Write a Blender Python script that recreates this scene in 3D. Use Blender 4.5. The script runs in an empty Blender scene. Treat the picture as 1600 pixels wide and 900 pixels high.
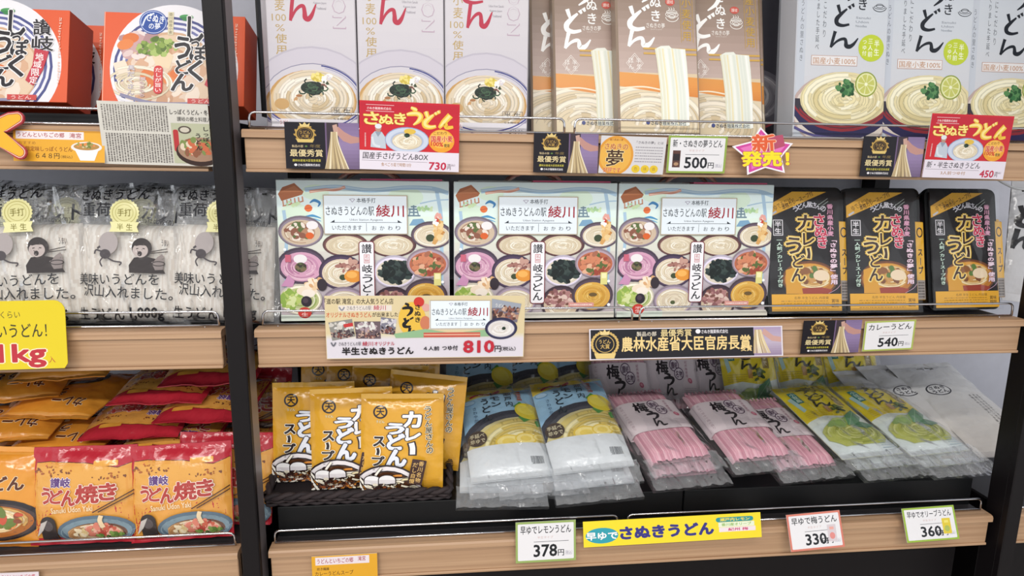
import bpy, math, random
import numpy as np
from mathutils import Vector, Matrix, noise, geometry

# ------------------------------------------------------------------ camera, world, lamps, exposure
SC = bpy.context.scene
COL = SC.collection
FPX = 998.76
PITCH, YAW, ROLL = 0.18693, 0.10777, 0.01309
CAM = Vector((0.26746, -0.91312, 1.40392))
def _axes():
    fw = Vector((math.sin(YAW)*math.cos(PITCH), math.cos(YAW)*math.cos(PITCH), -math.sin(PITCH)))
    rt = Vector((math.cos(YAW), -math.sin(YAW), 0)); up = rt.cross(fw)
    c, s = math.cos(ROLL), math.sin(ROLL)
    return c*rt + s*up, -s*rt + c*up, fw
RT, UP, FW = _axes()
cd = bpy.data.cameras.new('camera'); cam = bpy.data.objects.new('camera', cd); COL.objects.link(cam)
cd.sensor_width = 36; cd.lens = FPX/1600*36; cd.clip_start = 0.02; cd.clip_end = 50
m3 = Matrix((RT, UP, -FW)).transposed()
cam.matrix_world = Matrix.Translation(CAM) @ m3.to_4x4()
SC.camera = cam
SC.view_settings.view_transform = 'Standard'; SC.view_settings.look = 'None'
SC.view_settings.gamma = 1; SC.view_settings.use_curve_mapping = False
SC.view_settings.exposure = 0.12
w = bpy.data.worlds.new('store_ambience'); SC.world = w; w.use_nodes = True
w.node_tree.nodes['Background'].inputs[0].default_value = (0.93, 0.96, 1.0, 1)
w.node_tree.nodes['Background'].inputs[1].default_value = 0.92
def area(name, loc, rot, sx, sy, e, col=(1, 0.97, 0.93)):
    l = bpy.data.lights.new(name, 'AREA'); l.shape = 'RECTANGLE'; l.size = sx; l.size_y = sy; l.energy = e; l.color = col
    o = bpy.data.objects.new(name, l); COL.objects.link(o); o.location = loc; o.rotation_euler = rot
    return o
for i, (x, y, z, e) in enumerate([(-0.7, -1.35, 2.62, 11), (0.55, -1.35, 2.62, 10), (-0.7, -2.5, 2.62, 40), (0.55, -2.5, 2.62, 37)]):
    area('ceiling_lamp', (x, y, z), (0, 0, 0), 1.15, 0.12, e)

# ------------------------------------------------------------------ pixel helpers (1600x900 frame)
def P(px, py, Y):
    d = RT*((px-800)/FPX) + UP*((450-py)/FPX) + FW
    return CAM + d*((Y-CAM.y)/d.y)
def proj(p):
    d = Vector(p)-CAM; z = d.dot(FW)
    return 800+FPX*d.dot(RT)/z, 450-FPX*d.dot(UP)/z
def Xat(px, Y, z):                      # the X whose point (X, Y, z) falls in picture column px
    a, b = -3.0, 4.0
    for _ in range(50):
        m = (a+b)/2
        if proj((m, Y, z))[0] < px: a = m
        else: b = m
    return (a+b)/2
def span(x0, x1, py, Y):
    return (P(x1, py, Y)-P(x0, py, Y)).length
def tall(px, yb, yt, Y, lean=0):        # length of an edge rising from (px,yb) at depth Y up to picture row yt
    b = P(px, yb, Y); v = Vector((0, math.sin(lean), math.cos(lean)))
    lo, hi = 0.0, 2.0
    for _ in range(50):
        m = (lo+hi)/2
        if proj(b+v*m)[1] > yt: lo = m
        else: hi = m
    return (lo+hi)/2

# ------------------------------------------------------------------ objects
def tag(o, label=None, cat=None, group=None, kind=None):
    if label: o['label'] = label
    if cat: o['category'] = cat
    if group: o['group'] = group
    if kind: o['kind'] = kind
    return o
def empty(name, loc=(0, 0, 0)):
    o = bpy.data.objects.new(name, None); COL.objects.link(o); o.location = loc; o.empty_display_size = 0.02
    return o
KIDS = {}
def dup(o, parent=None):
    c = o.copy(); COL.objects.link(c)
    if parent: c.parent = parent; KIDS.setdefault(parent.name, []).append(c)
    for ch in list(KIDS.get(o.name, [])): dup(ch, c)
    return c
def put(o, px, Y, z=None, py=None, yaw=0, lean=0, roll=0, d=0):
    """stand o with its base centre in picture column px at depth Y, on height z (or where row py falls)"""
    if z is not None: z += d*math.sin(lean)
    if z is None: loc = P(px, py, Y)
    else: loc = Vector((Xat(px, Y, z), Y, z))
    o.matrix_world = Matrix.Translation(loc) @ Matrix.Rotation(yaw, 4, 'Z') @ Matrix.Rotation(-lean, 4, 'X') @ Matrix.Rotation(roll, 4, 'Y')
    return o
R = math.radians

# ------------------------------------------------------------------ materials
def lin(c):
    if isinstance(c, str):
        c = c.lstrip('#'); c = [int(c[i:i+2], 16)/255 for i in (0, 2, 4)]
    return tuple(x/12.92 if x <= 0.04045 else ((x+0.055)/1.055)**2.4 for x in c)
def nodes(name):
    m = bpy.data.materials.new(name); m.use_nodes = True
    nt = m.node_tree; b = nt.nodes['Principled BSDF']
    return m, nt, b
def N(nt, t, **kw):
    n = nt.nodes.new(t)
    for k, v in kw.items():
        if k.startswith('i_'): n.inputs[int(k[2:]) if k[2:].isdigit() else k[2:]].default_value = v
        else: setattr(n, k, v)
    return n
def bump(nt, b, scale, strength, dist=0.002, detail=3, stretch=None, rough=0.5):
    tc = N(nt, 'ShaderNodeTexCoord'); mp = N(nt, 'ShaderNodeMapping')
    if stretch: mp.inputs['Scale'].default_value = stretch
    nz = N(nt, 'ShaderNodeTexNoise'); nz.inputs['Scale'].default_value = scale; nz.inputs['Detail'].default_value = detail; nz.inputs['Roughness'].default_value = rough
    bp = N(nt, 'ShaderNodeBump'); bp.inputs['Strength'].default_value = strength; bp.inputs['Distance'].default_value = dist
    nt.links.new(tc.outputs['Object'], mp.inputs['Vector']); nt.links.new(mp.outputs['Vector'], nz.inputs['Vector'])
    nt.links.new(nz.outputs['Fac'], bp.inputs['Height']); nt.links.new(bp.outputs['Normal'], b.inputs['Normal'])
    return nz
def printed(name, rough, spec=0.5, bs=0, bst=0, dist=0.002, coat=0):
    m, nt, b = nodes(name)
    a = N(nt, 'ShaderNodeAttribute', attribute_name='Col'); nt.links.new(a.outputs['Color'], b.inputs['Base Color'])
    b.inputs['Roughness'].default_value = rough; b.inputs['Specular IOR Level'].default_value = spec
    if coat: b.inputs['Coat Weight'].default_value = coat; b.inputs['Coat Roughness'].default_value = 0.06
    if bs: bump(nt, b, bs, bst, dist)
    return m
CARTON = printed('printed_carton', 0.38, 0.35, 90, 0.05)
PAPER = printed('printed_paper', 0.6, 0.25, 160, 0.05)
CARD = printed('laminated_card', 0.22, 0.35, 60, 0.03)
FOIL = printed('printed_film', 0.2, 0.6, 22, 0.7, 0.007)
MATTE = printed('matte_surface', 0.7, 0.3, 120, 0.1)
SATIN = printed('satin_surface', 0.35, 0.45, 60, 0.05)
def plain(name, col, rough=0.5, metal=0, spec=0.5, bs=0, bst=0, dist=0.002, var=0.06):
    m, nt, b = nodes(name); c = lin(col)
    tc = N(nt, 'ShaderNodeTexCoord'); nz = N(nt, 'ShaderNodeTexNoise'); nz.inputs['Scale'].default_value = 40
    mx = N(nt, 'ShaderNodeMix', data_type='RGBA'); mx.inputs[6].default_value = (*[x*(1-var) for x in c], 1); mx.inputs[7].default_value = (*[min(1, x*(1+var)) for x in c], 1)
    nt.links.new(tc.outputs['Object'], nz.inputs['Vector']); nt.links.new(nz.outputs['Fac'], mx.inputs[0]); nt.links.new(mx.outputs[2], b.inputs['Base Color'])
    b.inputs['Roughness'].default_value = rough; b.inputs['Metallic'].default_value = metal; b.inputs['Specular IOR Level'].default_value = spec
    if bs: bump(nt, b, bs, bst, dist)
    return m
BLACK = plain('black_painted_steel', '#120e10', 0.45, 0, 0.25)
GREYSTEEL = plain('grey_steel', '#8a8284', 0.35, 0.5)
CHROME = plain('chrome_wire', '#d8d8dc', 0.14, 1.0)
PANEL = plain('pale_back_panel', '#c6c7d2', 0.5)
TRAYBLK = plain('black_plastic', '#0e0f11', 0.42, 0, 0.3)
WALLM = plain('white_wall_paint', '#d8d8d8', 0.8)
FLOORM = plain('grey_floor_vinyl', '#a8a29c', 0.4)
def wood(name, c0, c1):
    m, nt, b = nodes(name)
    tc = N(nt, 'ShaderNodeTexCoord'); mp = N(nt, 'ShaderNodeMapping'); mp.inputs['Scale'].default_value = (1.2, 60, 110)
    nz = N(nt, 'ShaderNodeTexNoise'); nz.inputs['Scale'].default_value = 1.6; nz.inputs['Detail'].default_value = 5; nz.inputs['Distortion'].default_value = 0.5
    cr = N(nt, 'ShaderNodeValToRGB'); cr.color_ramp.elements[0].position = 0.32; cr.color_ramp.elements[1].position = 0.68
    cr.color_ramp.elements[0].color = (*lin(c0), 1); cr.color_ramp.elements[1].color = (*lin(c1), 1)
    nt.links.new(tc.outputs['Object'], mp.inputs['Vector']); nt.links.new(mp.outputs['Vector'], nz.inputs['Vector'])
    nt.links.new(nz.outputs['Fac'], cr.inputs['Fac']); nt.links.new(cr.outputs['Color'], b.inputs['Base Color'])
    b.inputs['Roughness'].default_value = 0.48
    return m
WOOD = wood('beech_laminate', '#a68364', '#bd9a79')
def film(name, opac=0.03, rough=0.09, scale=17, strength=1.0, dist=0.038, tint=(0.985, 0.99, 0.995)):
    m, nt, b = nodes(name); nt.nodes.remove(b); out = nt.nodes['Material Output']
    tr = N(nt, 'ShaderNodeBsdfTransparent'); tr.inputs[0].default_value = (*tint, 1)
    gl = N(nt, 'ShaderNodeBsdfGlossy'); gl.inputs['Roughness'].default_value = rough; gl.inputs[0].default_value = (1, 1, 1, 1)
    df = N(nt, 'ShaderNodeBsdfDiffuse'); df.inputs[0].default_value = (0.85, 0.86, 0.88, 1)
    ge = N(nt, 'ShaderNodeNewGeometry'); dt = N(nt, 'ShaderNodeVectorMath', operation='DOT_PRODUCT'); ab = N(nt, 'ShaderNodeMath', operation='ABSOLUTE')
    iv = N(nt, 'ShaderNodeMath', operation='SUBTRACT'); iv.inputs[0].default_value = 1.0; iv.use_clamp = True
    pw = N(nt, 'ShaderNodeMath', operation='POWER'); pw.inputs[1].default_value = 5.0
    ma = N(nt, 'ShaderNodeMath', operation='MULTIPLY_ADD'); ma.inputs[1].default_value = 0.9; ma.inputs[2].default_value = 0.035; ma.use_clamp = True
    m1 = N(nt, 'ShaderNodeMixShader'); m2 = N(nt, 'ShaderNodeMixShader'); m1.inputs[0].default_value = opac
    tc = N(nt, 'ShaderNodeTexCoord'); nz = N(nt, 'ShaderNodeTexNoise'); nz.inputs['Scale'].default_value = scale; nz.inputs['Detail'].default_value = 1.3; nz.inputs['Distortion'].default_value = 1.0
    mp = N(nt, 'ShaderNodeMapping'); mp.inputs['Scale'].default_value = (1.2, 1.0, 0.55); mp.inputs['Rotation'].default_value = (0, 0.5, 0)
    bp = N(nt, 'ShaderNodeBump'); bp.inputs['Strength'].default_value = strength; bp.inputs['Distance'].default_value = dist
    L = nt.links.new
    L(tc.outputs['Object'], mp.inputs['Vector']); L(mp.outputs['Vector'], nz.inputs['Vector']); L(nz.outputs['Fac'], bp.inputs['Height'])
    L(bp.outputs['Normal'], gl.inputs['Normal']); L(bp.outputs['Normal'], dt.inputs[0]); L(ge.outputs['Incoming'], dt.inputs[1])
    L(dt.outputs['Value'], ab.inputs[0]); L(ab.outputs[0], iv.inputs[1]); L(iv.outputs[0], pw.inputs[0]); L(pw.outputs[0], ma.inputs[0]); L(ma.outputs[0], m2.inputs[0])
    L(tr.outputs[0], m1.inputs[1]); L(df.outputs[0], m1.inputs[2]); L(m1.outputs[0], m2.inputs[1]); L(gl.outputs[0], m2.inputs[2])
    L(m2.outputs[0], out.inputs['Surface'])
    return m
CLEAR = film('clear_film')
SKIRT = film('crimped_film', 0.2, 0.12, 34, 1.0, 0.03)
CLOUDY = film('crumpled_film', 0.12, 0.1, 18, 1.0, 0.07)
WRAP = film('taut_film', 0.01, 0.06, 9, 1.0, 0.014)
PLASTIC = film('clear_card_sleeve', 0.02, 0.05, 8, 0.05, 0.001)

# ------------------------------------------------------------------ mesh accumulator with a colour per face
class Mesh:
    def __init__(s): s.v = []; s.f = []; s.c = []; s.m = []; s.sm = []; s.n = 0
    def add(s, V, F, col, mat=0, smooth=False):
        V = np.asarray(V, float); base = s.n
        s.v.append(V); s.n += len(V)
        single = isinstance(col, (str, tuple))
        if single: col = lin(col) if isinstance(col, str) else col
        for k, f in enumerate(F):
            s.f.append([base+int(i) for i in f]); s.c.append(col if single else col[k]); s.m.append(mat); s.sm.append(smooth)
    def box(s, x0, x1, y0, y1, z0, z1, col, mat=0, bev=0.0):
        if bev <= 0:
            V = [(x, y, z) for x in (x0, x1) for y in (y0, y1) for z in (z0, z1)]
            F = [(0, 1, 3, 2), (4, 6, 7, 5), (0, 4, 5, 1), (2, 3, 7, 6), (0, 2, 6, 4), (1, 5, 7, 3)]
            s.add(V, F, col, mat); return
        b = bev; V = []; idx = {}
        for ix, x in enumerate((x0, x1)):
            for iy, y in enumerate((y0, y1)):
                for iz, z in enumerate((z0, z1)):
                    sx, sy, sz = (b if ix == 0 else -b), (b if iy == 0 else -b), (b if iz == 0 else -b)
                    for a, p in enumerate(((x, y+sy, z+sz), (x+sx, y, z+sz), (x+sx, y+sy, z))):
                        idx[ix, iy, iz, a] = len(V); V.append(p)
        F = []
        q = lambda *k: F.append([idx[t] for t in k])
        for i in (0, 1):
            q((i, 0, 0, 0), (i, 1, 0, 0), (i, 1, 1, 0), (i, 0, 1, 0)); q((0, i, 0, 1), (1, i, 0, 1), (1, i, 1, 1), (0, i, 1, 1)); q((0, 0, i, 2), (1, 0, i, 2), (1, 1, i, 2), (0, 1, i, 2))
            for j in (0, 1):
                q((0, i, j, 1), (1, i, j, 1), (1, i, j, 2), (0, i, j, 2)); q((i, 0, j, 0), (i, 1, j, 0), (i, 1, j, 2), (i, 0, j, 2)); q((i, j, 0, 0), (i, j, 1, 0), (i, j, 1, 1), (i, j, 0, 1))
                for k in (0, 1): q((i, j, k, 0), (i, j, k, 1), (i, j, k, 2))
        s.add(V, F, col, mat)
    def tube(s, pts, r, col, mat=0, n=8, caps=True, radii=None):
        pts = [Vector(p) for p in pts]; V = []; F = []; up = None
        for i, p in enumerate(pts):
            t = (pts[min(i+1, len(pts)-1)]-pts[max(i-1, 0)]).normalized()
            if up is None: up = Vector((0, 0, 1)) if abs(t.z) < 0.9 else Vector((1, 0, 0))
            a = t.cross(up).normalized(); b = a.cross(t).normalized(); up = b
            rr = radii[i] if radii else r
            for k in range(n):
                an = 2*math.pi*k/n; V.append(p+a*(rr*math.cos(an))+b*(rr*math.sin(an)))
        for i in range(len(pts)-1):
            for k in range(n): F.append((i*n+k, i*n+(k+1) % n, (i+1)*n+(k+1) % n, (i+1)*n+k))
        if caps: F.append(list(range(n))[::-1]); F.append([(len(pts)-1)*n+k for k in range(n)])
        s.add([tuple(v) for v in V], F, col, mat, True)
    def prism(s, pts, y0, y1, col, mat=0):       # outline in XZ, extruded along Y
        n = len(pts); V = [(x, y0, z) for x, z in pts]+[(x, y1, z) for x, z in pts]
        F = [list(range(n)), list(range(n, 2*n))[::-1]]+[(i, i+n, (i+1) % n+n, (i+1) % n) for i in range(n)]
        s.add(V, F, col, mat)
    def grid(s, fn, nu, nv, col, mat=0, smooth=True, mask=None):
        V = [fn(i/nu, j/nv) for j in range(nv+1) for i in range(nu+1)]
        F = []; C = []
        for j in range(nv):
            for i in range(nu):
                if mask and not mask((i+.5)/nu, (j+.5)/nv): continue
                F.append((j*(nu+1)+i, j*(nu+1)+i+1, (j+1)*(nu+1)+i+1, (j+1)*(nu+1)+i))
                if callable(col): C.append(lin(col((i+.5)/nu, (j+.5)/nv)))
        s.add(V, F, C if callable(col) else col, mat, smooth)
    def obj(s, name, mats, parent=None, loc=None):
        V = np.concatenate(s.v); me = bpy.data.meshes.new(name)
        me.from_pydata(V.tolist(), [], s.f)
        at = me.color_attributes.new('Col', 'FLOAT_COLOR', 'CORNER')
        ln = np.array([len(f) for f in s.f]); C = np.ones((len(s.f), 4), np.float32); C[:, :3] = np.array(s.c, np.float32)
        at.data.foreach_set('color', np.repeat(C, ln, axis=0).ravel())
        if not isinstance(mats, (list, tuple)): mats = [mats]
        for m in mats: me.materials.append(m)
        me.polygons.foreach_set('material_index', np.array(s.m, np.int32))
        me.polygons.foreach_set('use_smooth', np.array(s.sm, bool)); me.update()
        o = bpy.data.objects.new(name, me); COL.objects.link(o)
        if parent: o.parent = parent; KIDS.setdefault(parent.name, []).append(o)
        if loc is not None: o.location = loc
        return o

# ------------------------------------------------------------------ printed artwork: filled shapes stacked as ink layers
_G = {}
def glyphs(text, bold=0.0, shear=0.0):
    k = (text, bold, shear)
    if k not in _G:
        c = bpy.data.curves.new('ink', 'FONT'); c.body = text; c.offset = bold; c.shear = shear; c.resolution_u = 2
        o = bpy.data.objects.new('ink', c); me = o.to_mesh(); me.calc_loop_triangles()
        V = np.zeros(len(me.vertices)*3); me.vertices.foreach_get('co', V); V = V.reshape(-1, 3)[:, :2]
        T = np.zeros(len(me.loop_triangles)*3, np.int32); me.loop_triangles.foreach_get('vertices', T)
        _G[k] = (V, T.reshape(-1, 3)); o.to_mesh_clear(); bpy.data.objects.remove(o); bpy.data.curves.remove(c)
    return _G[k]
def spread(V, b):
    """copies of a glyph set round it, to thicken it"""
    if b < 0.004: return [V]
    k = 4 if b < .02 else 8
    return [V]+[V+np.array((b*math.cos(2*math.pi*(i+.5)/k), b*math.sin(2*math.pi*(i+.5)/k))) for i in range(k)]
def clip_poly(P_, cl):
    out = P_
    n = len(cl); ar = sum(cl[i][0]*cl[(i+1) % n][1]-cl[(i+1) % n][0]*cl[i][1] for i in range(n)); sg = 1 if ar > 0 else -1
    for i in range(n):
        ax, ay = cl[i]; bx, by = cl[(i+1) % n]; ex, ey = bx-ax, by-ay
        inp = out; out = []
        if not inp: return []
        d = [sg*(ex*(q[1]-ay)-ey*(q[0]-ax)) for q in inp]
        for j in range(len(inp)):
            p, q, dp, dq = inp[j-1], inp[j], d[j-1], d[j]
            if (dp < 0) != (dq < 0):
                t = dp/(dp-dq); out.append((p[0]+t*(q[0]-p[0]), p[1]+t*(q[1]-p[1])))
            if dq >= 0: out.append(q)
    return out
def smooth_path(pts, k=6):
    pts = [tuple(map(float, p)) for p in pts]
    if len(pts) < 3: return pts
    Q = [pts[0]]+pts+[pts[-1]]; out = []
    for i in range(1, len(Q)-2):
        p0, p1, p2, p3 = (np.array(Q[i+j]) for j in (-1, 0, 1, 2))
        for s_ in range(k):
            t = s_/k
            out.append(tuple(0.5*((2*p1)+(-p0+p2)*t+(2*p0-5*p1+4*p2-p3)*t*t+(-p0+3*p1-3*p2+p3)*t**3)))
    out.append(pts[-1]); return out
class Art:
    """a drawing in picture units, y down, framed x0..x1, y0..y1"""
    def __init__(s, x0, y0, x1, y1, bg=None):
        s.fr = (x0, y0, x1, y1); s.it = []; s.L = 0.0; s.clip = None; s.noclip = False; s.sub = 0.0
        if bg: s.rect(x0, y0, x1, y1, bg)
    def _a(s, V, T, col, inc=1.0):
        V = np.asarray(V, float); T = np.asarray(T, int).reshape(-1, 3)
        for cl in ([None] if s.noclip else ['F'])+([s.clip] if s.clip else []):
            if cl is None: continue
            if cl == 'F':
                x0, y0, x1, y1 = s.fr; cl = [(x0, y0), (x1, y0), (x1, y1), (x0, y1)]
            n = len(cl); ar = sum(cl[i][0]*cl[(i+1) % n][1]-cl[(i+1) % n][0]*cl[i][1] for i in range(n)); sg = 1 if ar > 0 else -1
            D = np.stack([sg*((cl[(i+1) % n][0]-cl[i][0])*(V[:, 1]-cl[i][1])-(cl[(i+1) % n][1]-cl[i][1])*(V[:, 0]-cl[i][0])) for i in range(n)])
            ins = (D >= -1e-9).all(0); tin = ins[T].all(1); tout = (D[:, T] < 0).all(2).any(0)
            cross = ~tin & ~tout
            if cross.any():
                nv = list(map(tuple, V)); nt = [tuple(t) for t in T[tin]]
                for t in T[cross]:
                    pg = clip_poly([tuple(V[i]) for i in t], cl)
                    if len(pg) >= 3:
                        b = len(nv); nv += pg; nt += [(b, b+i, b+i+1) for i in range(1, len(pg)-1)]
                V = np.array(nv); T = np.array(nt, int).reshape(-1, 3)
            else: T = T[tin]
            if len(T) == 0: return
        s.it.append((V, T, lin(col) if isinstance(col, str) else col, s.L, s.sub)); s.L += inc
    def poly(s, pts, col, inc=1.0):
        tris = geometry.tessellate_polygon([[Vector((p[0], p[1], 0)) for p in pts]])
        s._a(pts, tris, col, inc); return s
    def rect(s, x0, y0, x1, y1, col, r=0, rot=0):
        if r:
            pts = []
            for cx, cy, a in ((x1-r, y0+r, -90), (x1-r, y1-r, 0), (x0+r, y1-r, 90), (x0+r, y0+r, 180)):
                pts += [(cx+r*math.cos(R(a+k*22.5)), cy+r*math.sin(R(a+k*22.5))) for k in range(5)]
        else: pts = [(x0, y0), (x1, y0), (x1, y1), (x0, y1)]
        if rot: pts = s._rot(pts, (x0+x1)/2, (y0+y1)/2, rot)
        return s.poly(pts, col)
    def frame(s, x0, y0, x1, y1, t, col, r=0, fill=None):
        if fill: s.rect(x0, y0, x1, y1, col, r); s.rect(x0+t, y0+t, x1-t, y1-t, fill, max(0, r-t))
        else:
            for a in ((x0, y0, x1, y0+t), (x0, y1-t, x1, y1), (x0, y0, x0+t, y1), (x1-t, y0, x1, y1)): s.rect(*a, col)
        return s
    def grad(s, x0, y0, x1, y1, cols, n=12):
        cs = [np.array(lin(c)) for c in cols]
        for k in range(n):
            t = (k+.5)/n*(len(cs)-1); i = min(int(t), len(cs)-2); c = cs[i]*(1-(t-i))+cs[i+1]*(t-i)
            ya, yb = y0+(y1-y0)*k/n, y0+(y1-y0)*(k+1)/n
            s._a([(x0, ya), (x1, ya), (x1, yb), (x0, yb)], [(0, 1, 2), (0, 2, 3)], tuple(c), 0.0)
        s.L += 1; return s
    @staticmethod
    def _rot(pts, cx, cy, d):
        c, n = math.cos(R(d)), math.sin(R(d))
        return [(cx+(x-cx)*c-(y-cy)*n, cy+(x-cx)*n+(y-cy)*c) for x, y in pts]
    def ell(s, cx, cy, rx, ry, col, rot=0, n=28, inc=1.0):
        p = [(cx+rx*math.cos(2*math.pi*k/n), cy+ry*math.sin(2*math.pi*k/n)) for k in range(n)]
        if rot: p = s._rot(p, cx, cy, rot)
        T = [(0, i, i+1) for i in range(1, n-1)]; s._a(p, T, col, inc); return s
    def ring(s, cx, cy, rx, ry, w_, col, a0=0, a1=360, n=32):
        pts = [(cx+rx*math.cos(R(a0+(a1-a0)*k/n)), cy+ry*math.sin(R(a0+(a1-a0)*k/n))) for k in range(n+1)]
        return s.line(pts, w_, col)
    def line(s, pts, w_, col, inc=1.0):
        pts = [np.array(p, float) for p in pts]; n = len(pts); V = []; T = []
        ws = w_ if isinstance(w_, (list, tuple)) else [w_]*n
        if len(ws) != n: ws = np.interp(np.linspace(0, 1, n), np.linspace(0, 1, len(ws)), ws)
        for i in range(n):
            t = pts[min(i+1, n-1)]-pts[max(i-1, 0)]; t = t/(np.linalg.norm(t)+1e-9); nn = np.array((-t[1], t[0]))*ws[i]/2
            V += [pts[i]+nn, pts[i]-nn]
            if i: T += [(2*i-2, 2*i-1, 2*i), (2*i-1, 2*i+1, 2*i)]
        s._a(np.array(V), T, col, inc); return s
    def brush(s, pts, w_, col, k=6): return s.line(smooth_path(pts, k), w_, col)
    def text(s, t, x0, y0, x1, y1, col, bold=0.0, shear=0.0, rot=0, out=None, ow=0.05, turn=0):
        """fit the line of writing t into the rectangle; turn=90 writes it downwards on its side"""
        V0, T0_ = glyphs(t, 0.0, shear)
        if len(V0) == 0: return s
        lo, hi = V0.min(0), V0.max(0)
        for b, c in (([(bold+ow, out)] if out else [])+[(bold, col)]):
            for i, V in enumerate(spread(V0, b*.62)):
                u = (V-lo)/np.maximum(hi-lo, 1e-6); s.sub = i*2e-6
                if turn == 90: q = np.stack([x0+u[:, 1]*(x1-x0), y0+u[:, 0]*(y1-y0)], 1)
                else: q = np.stack([x0+u[:, 0]*(x1-x0), y1-u[:, 1]*(y1-y0)], 1)
                if rot: q = np.array(s._rot(q, (x0+x1)/2, (y0+y1)/2, rot))
                s._a(q, T0_, c, 0.0)
            s.sub = 0.0; s.L += 3
        return s
    def vtext(s, t, x0, y0, x1, y1, col, bold=0.0, out=None, ow=0.05, rot=0, pad=0.04):
        n = len(t); ch = (y1-y0)/n; cw = x1-x0
        for b, c in (([(bold+ow, out)] if out else [])+[(bold, col)]):
            for k, g in enumerate(t):
                if g == ' ': continue
                V0, T = glyphs(g)
                if len(V0) == 0: continue
                for i, V in enumerate(spread(V0, b*.62)):
                    em = V+np.array((0, .14)); s.sub = i*2e-6       # em square roughly 0..1
                    if g in 'ー「」（）()～':
                        c0 = em-0.5; em = np.stack([c0[:, 1], -c0[:, 0]], 1)+0.5
                    q = np.stack([x0+(pad+em[:, 0]*(1-2*pad))*cw, y0+k*ch+(1-(pad+em[:, 1]*(1-2*pad)))*ch], 1)
                    if rot: q = np.array(s._rot(q, (x0+x1)/2, (y0+y1)/2, rot))
                    s._a(q, T, c, 0.0)
            s.sub = 0.0; s.L += 3
        return s
    def scribble(s, x0, y0, x1, y1, rows, col, rnd, vert=False, fill=0.55):
        """rows of print too small to read: broken dashes"""
        for k in range(rows):
            a = (k+.5)/rows; p = 0.0
            while p < 1:
                l = rnd.uniform(.02, .07); 
                if vert:
                    xa = x0+(x1-x0)*a; hw = (x1-x0)/rows*fill/2; ya, yb = y0+(y1-y0)*p, y0+(y1-y0)*min(1, p+l)
                    V = [(xa-hw, ya), (xa+hw, ya), (xa+hw, yb), (xa-hw, yb)]
                else:
                    ya = y0+(y1-y0)*a; hw = (y1-y0)/rows*fill/2; xa, xb = x0+(x1-x0)*p, x0+(x1-x0)*min(1, p+l)
                    V = [(xa, ya-hw), (xb, ya-hw), (xb, ya+hw), (xa, ya+hw)]
                s._a(V, [(0, 1, 2), (0, 2, 3)], col, 0.0); p += l+rnd.uniform(.008, .03)
        s.L += 1; return s
    def noodles(s, cx, cy, rx, ry, cols, n, rnd, wid=0.09, base=None, spanr=(60, 150), a=None, flat=None):
        if base: s.ell(cx, cy, rx, ry, base)
        for k in range(n):
            r = rnd.uniform(.12, .93); a0 = rnd.uniform(0, 360) if a is None else rnd.uniform(*a); sp = rnd.uniform(*spanr)
            jx, jy = rnd.uniform(-.06, .06)*rx*(1-r)*2, rnd.uniform(-.06, .06)*ry*(1-r)*2
            pts = [(cx+jx+rx*r*math.cos(R(a0+sp*t/8)), cy+jy+ry*r*math.sin(R(a0+sp*t/8))) for t in range(9)]
            ww = wid*rx*rnd.uniform(.6, 1.0); c = rnd.choice(cols); dk = tuple(x*.72 for x in lin(c))
            s.line(pts, ww*1.3, dk, 0.2); s.line(pts, ww*.85, c, 0.2)
        s.L += 1; return s
    def bits(s, cx, cy, rx, ry, cols, n, rnd, size, long=2.0):
        for k in range(n):
            a, r = rnd.uniform(0, 6.28), math.sqrt(rnd.random()); z = size*rnd.uniform(.6, 1.3)
            s.ell(cx+rx*r*math.cos(a), cy+ry*r*math.sin(a), z*rnd.uniform(1, long), z, rnd.choice(cols), rnd.uniform(0, 180), 9, 0.2)
        s.L += 1; return s
    def nori(s, cx, cy, rx, ry, rnd, n=22, cols=('#1d2c22', '#2e4434', '#3f5a40', '#16201a')):
        s.ell(cx, cy, rx*.8, ry*.8, cols[0])
        for k in range(n):
            a, r = rnd.uniform(0, 6.28), rnd.uniform(0, .9); x, y = cx+rx*r*math.cos(a), cy+ry*r*math.sin(a); b = rnd.uniform(0, 6.28)
            s.brush([(x+rx*.25*math.cos(b+j*1.3), y+ry*.3*math.sin(b+j*1.3)) for j in range(4)], rx*.09, rnd.choice(cols[1:]), 3); s.L -= .8
        s.L += 1; return s
    # --- onto a surface
    def onto(s, M, w_, h_, mat=0, surf=None, dz=8e-6, off=1.5e-4, maxe=None, smooth=False, place=None):
        x0, y0, x1, y1 = s.fr
        for V, T, col, L, sub in s.it:
            U = np.stack([(V[:, 0]-x0)/(x1-x0), 1-(V[:, 1]-y0)/(y1-y0)], 1)
            if maxe:
                for _ in range(8):
                    A = U[T]; sc = np.array((w_, h_)); e = np.stack([np.linalg.norm((A[:, i]-A[:, (i+1) % 3])*sc, axis=1) for i in range(3)], 1)
                    big = e.max(1) > maxe
                    if not big.any(): break
                    B = T[big]; n0 = len(U)
                    m = [(U[B[:, i]]+U[B[:, (i+1) % 3]])/2 for i in range(3)]; k = len(B)
                    U = np.concatenate([U]+m); i0, i1, i2 = n0+np.arange(k), n0+k+np.arange(k), n0+2*k+np.arange(k)
                    T = np.concatenate([T[~big], np.stack([B[:, 0], i0, i2], 1), np.stack([i0, B[:, 1], i1], 1), np.stack([i2, i1, B[:, 2]], 1), np.stack([i0, i1, i2], 1)])
            d = off+L*dz+sub
            if surf is None: Q = np.stack([(U[:, 0]-.5)*w_, np.full(len(U), -d), U[:, 1]*h_], 1)
            else:
                Q = np.array([surf(u, v) for u, v in U]); Q[:, 1] -= d
            if place is not None: Q = np.array([tuple(place @ Vector(q)) for q in Q])
            # keep faces looking towards -Y
            A = Q[T]; nrm = np.cross(A[:, 1]-A[:, 0], A[:, 2]-A[:, 0])[:, 1]; T = T.copy(); fl = nrm > 0
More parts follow.
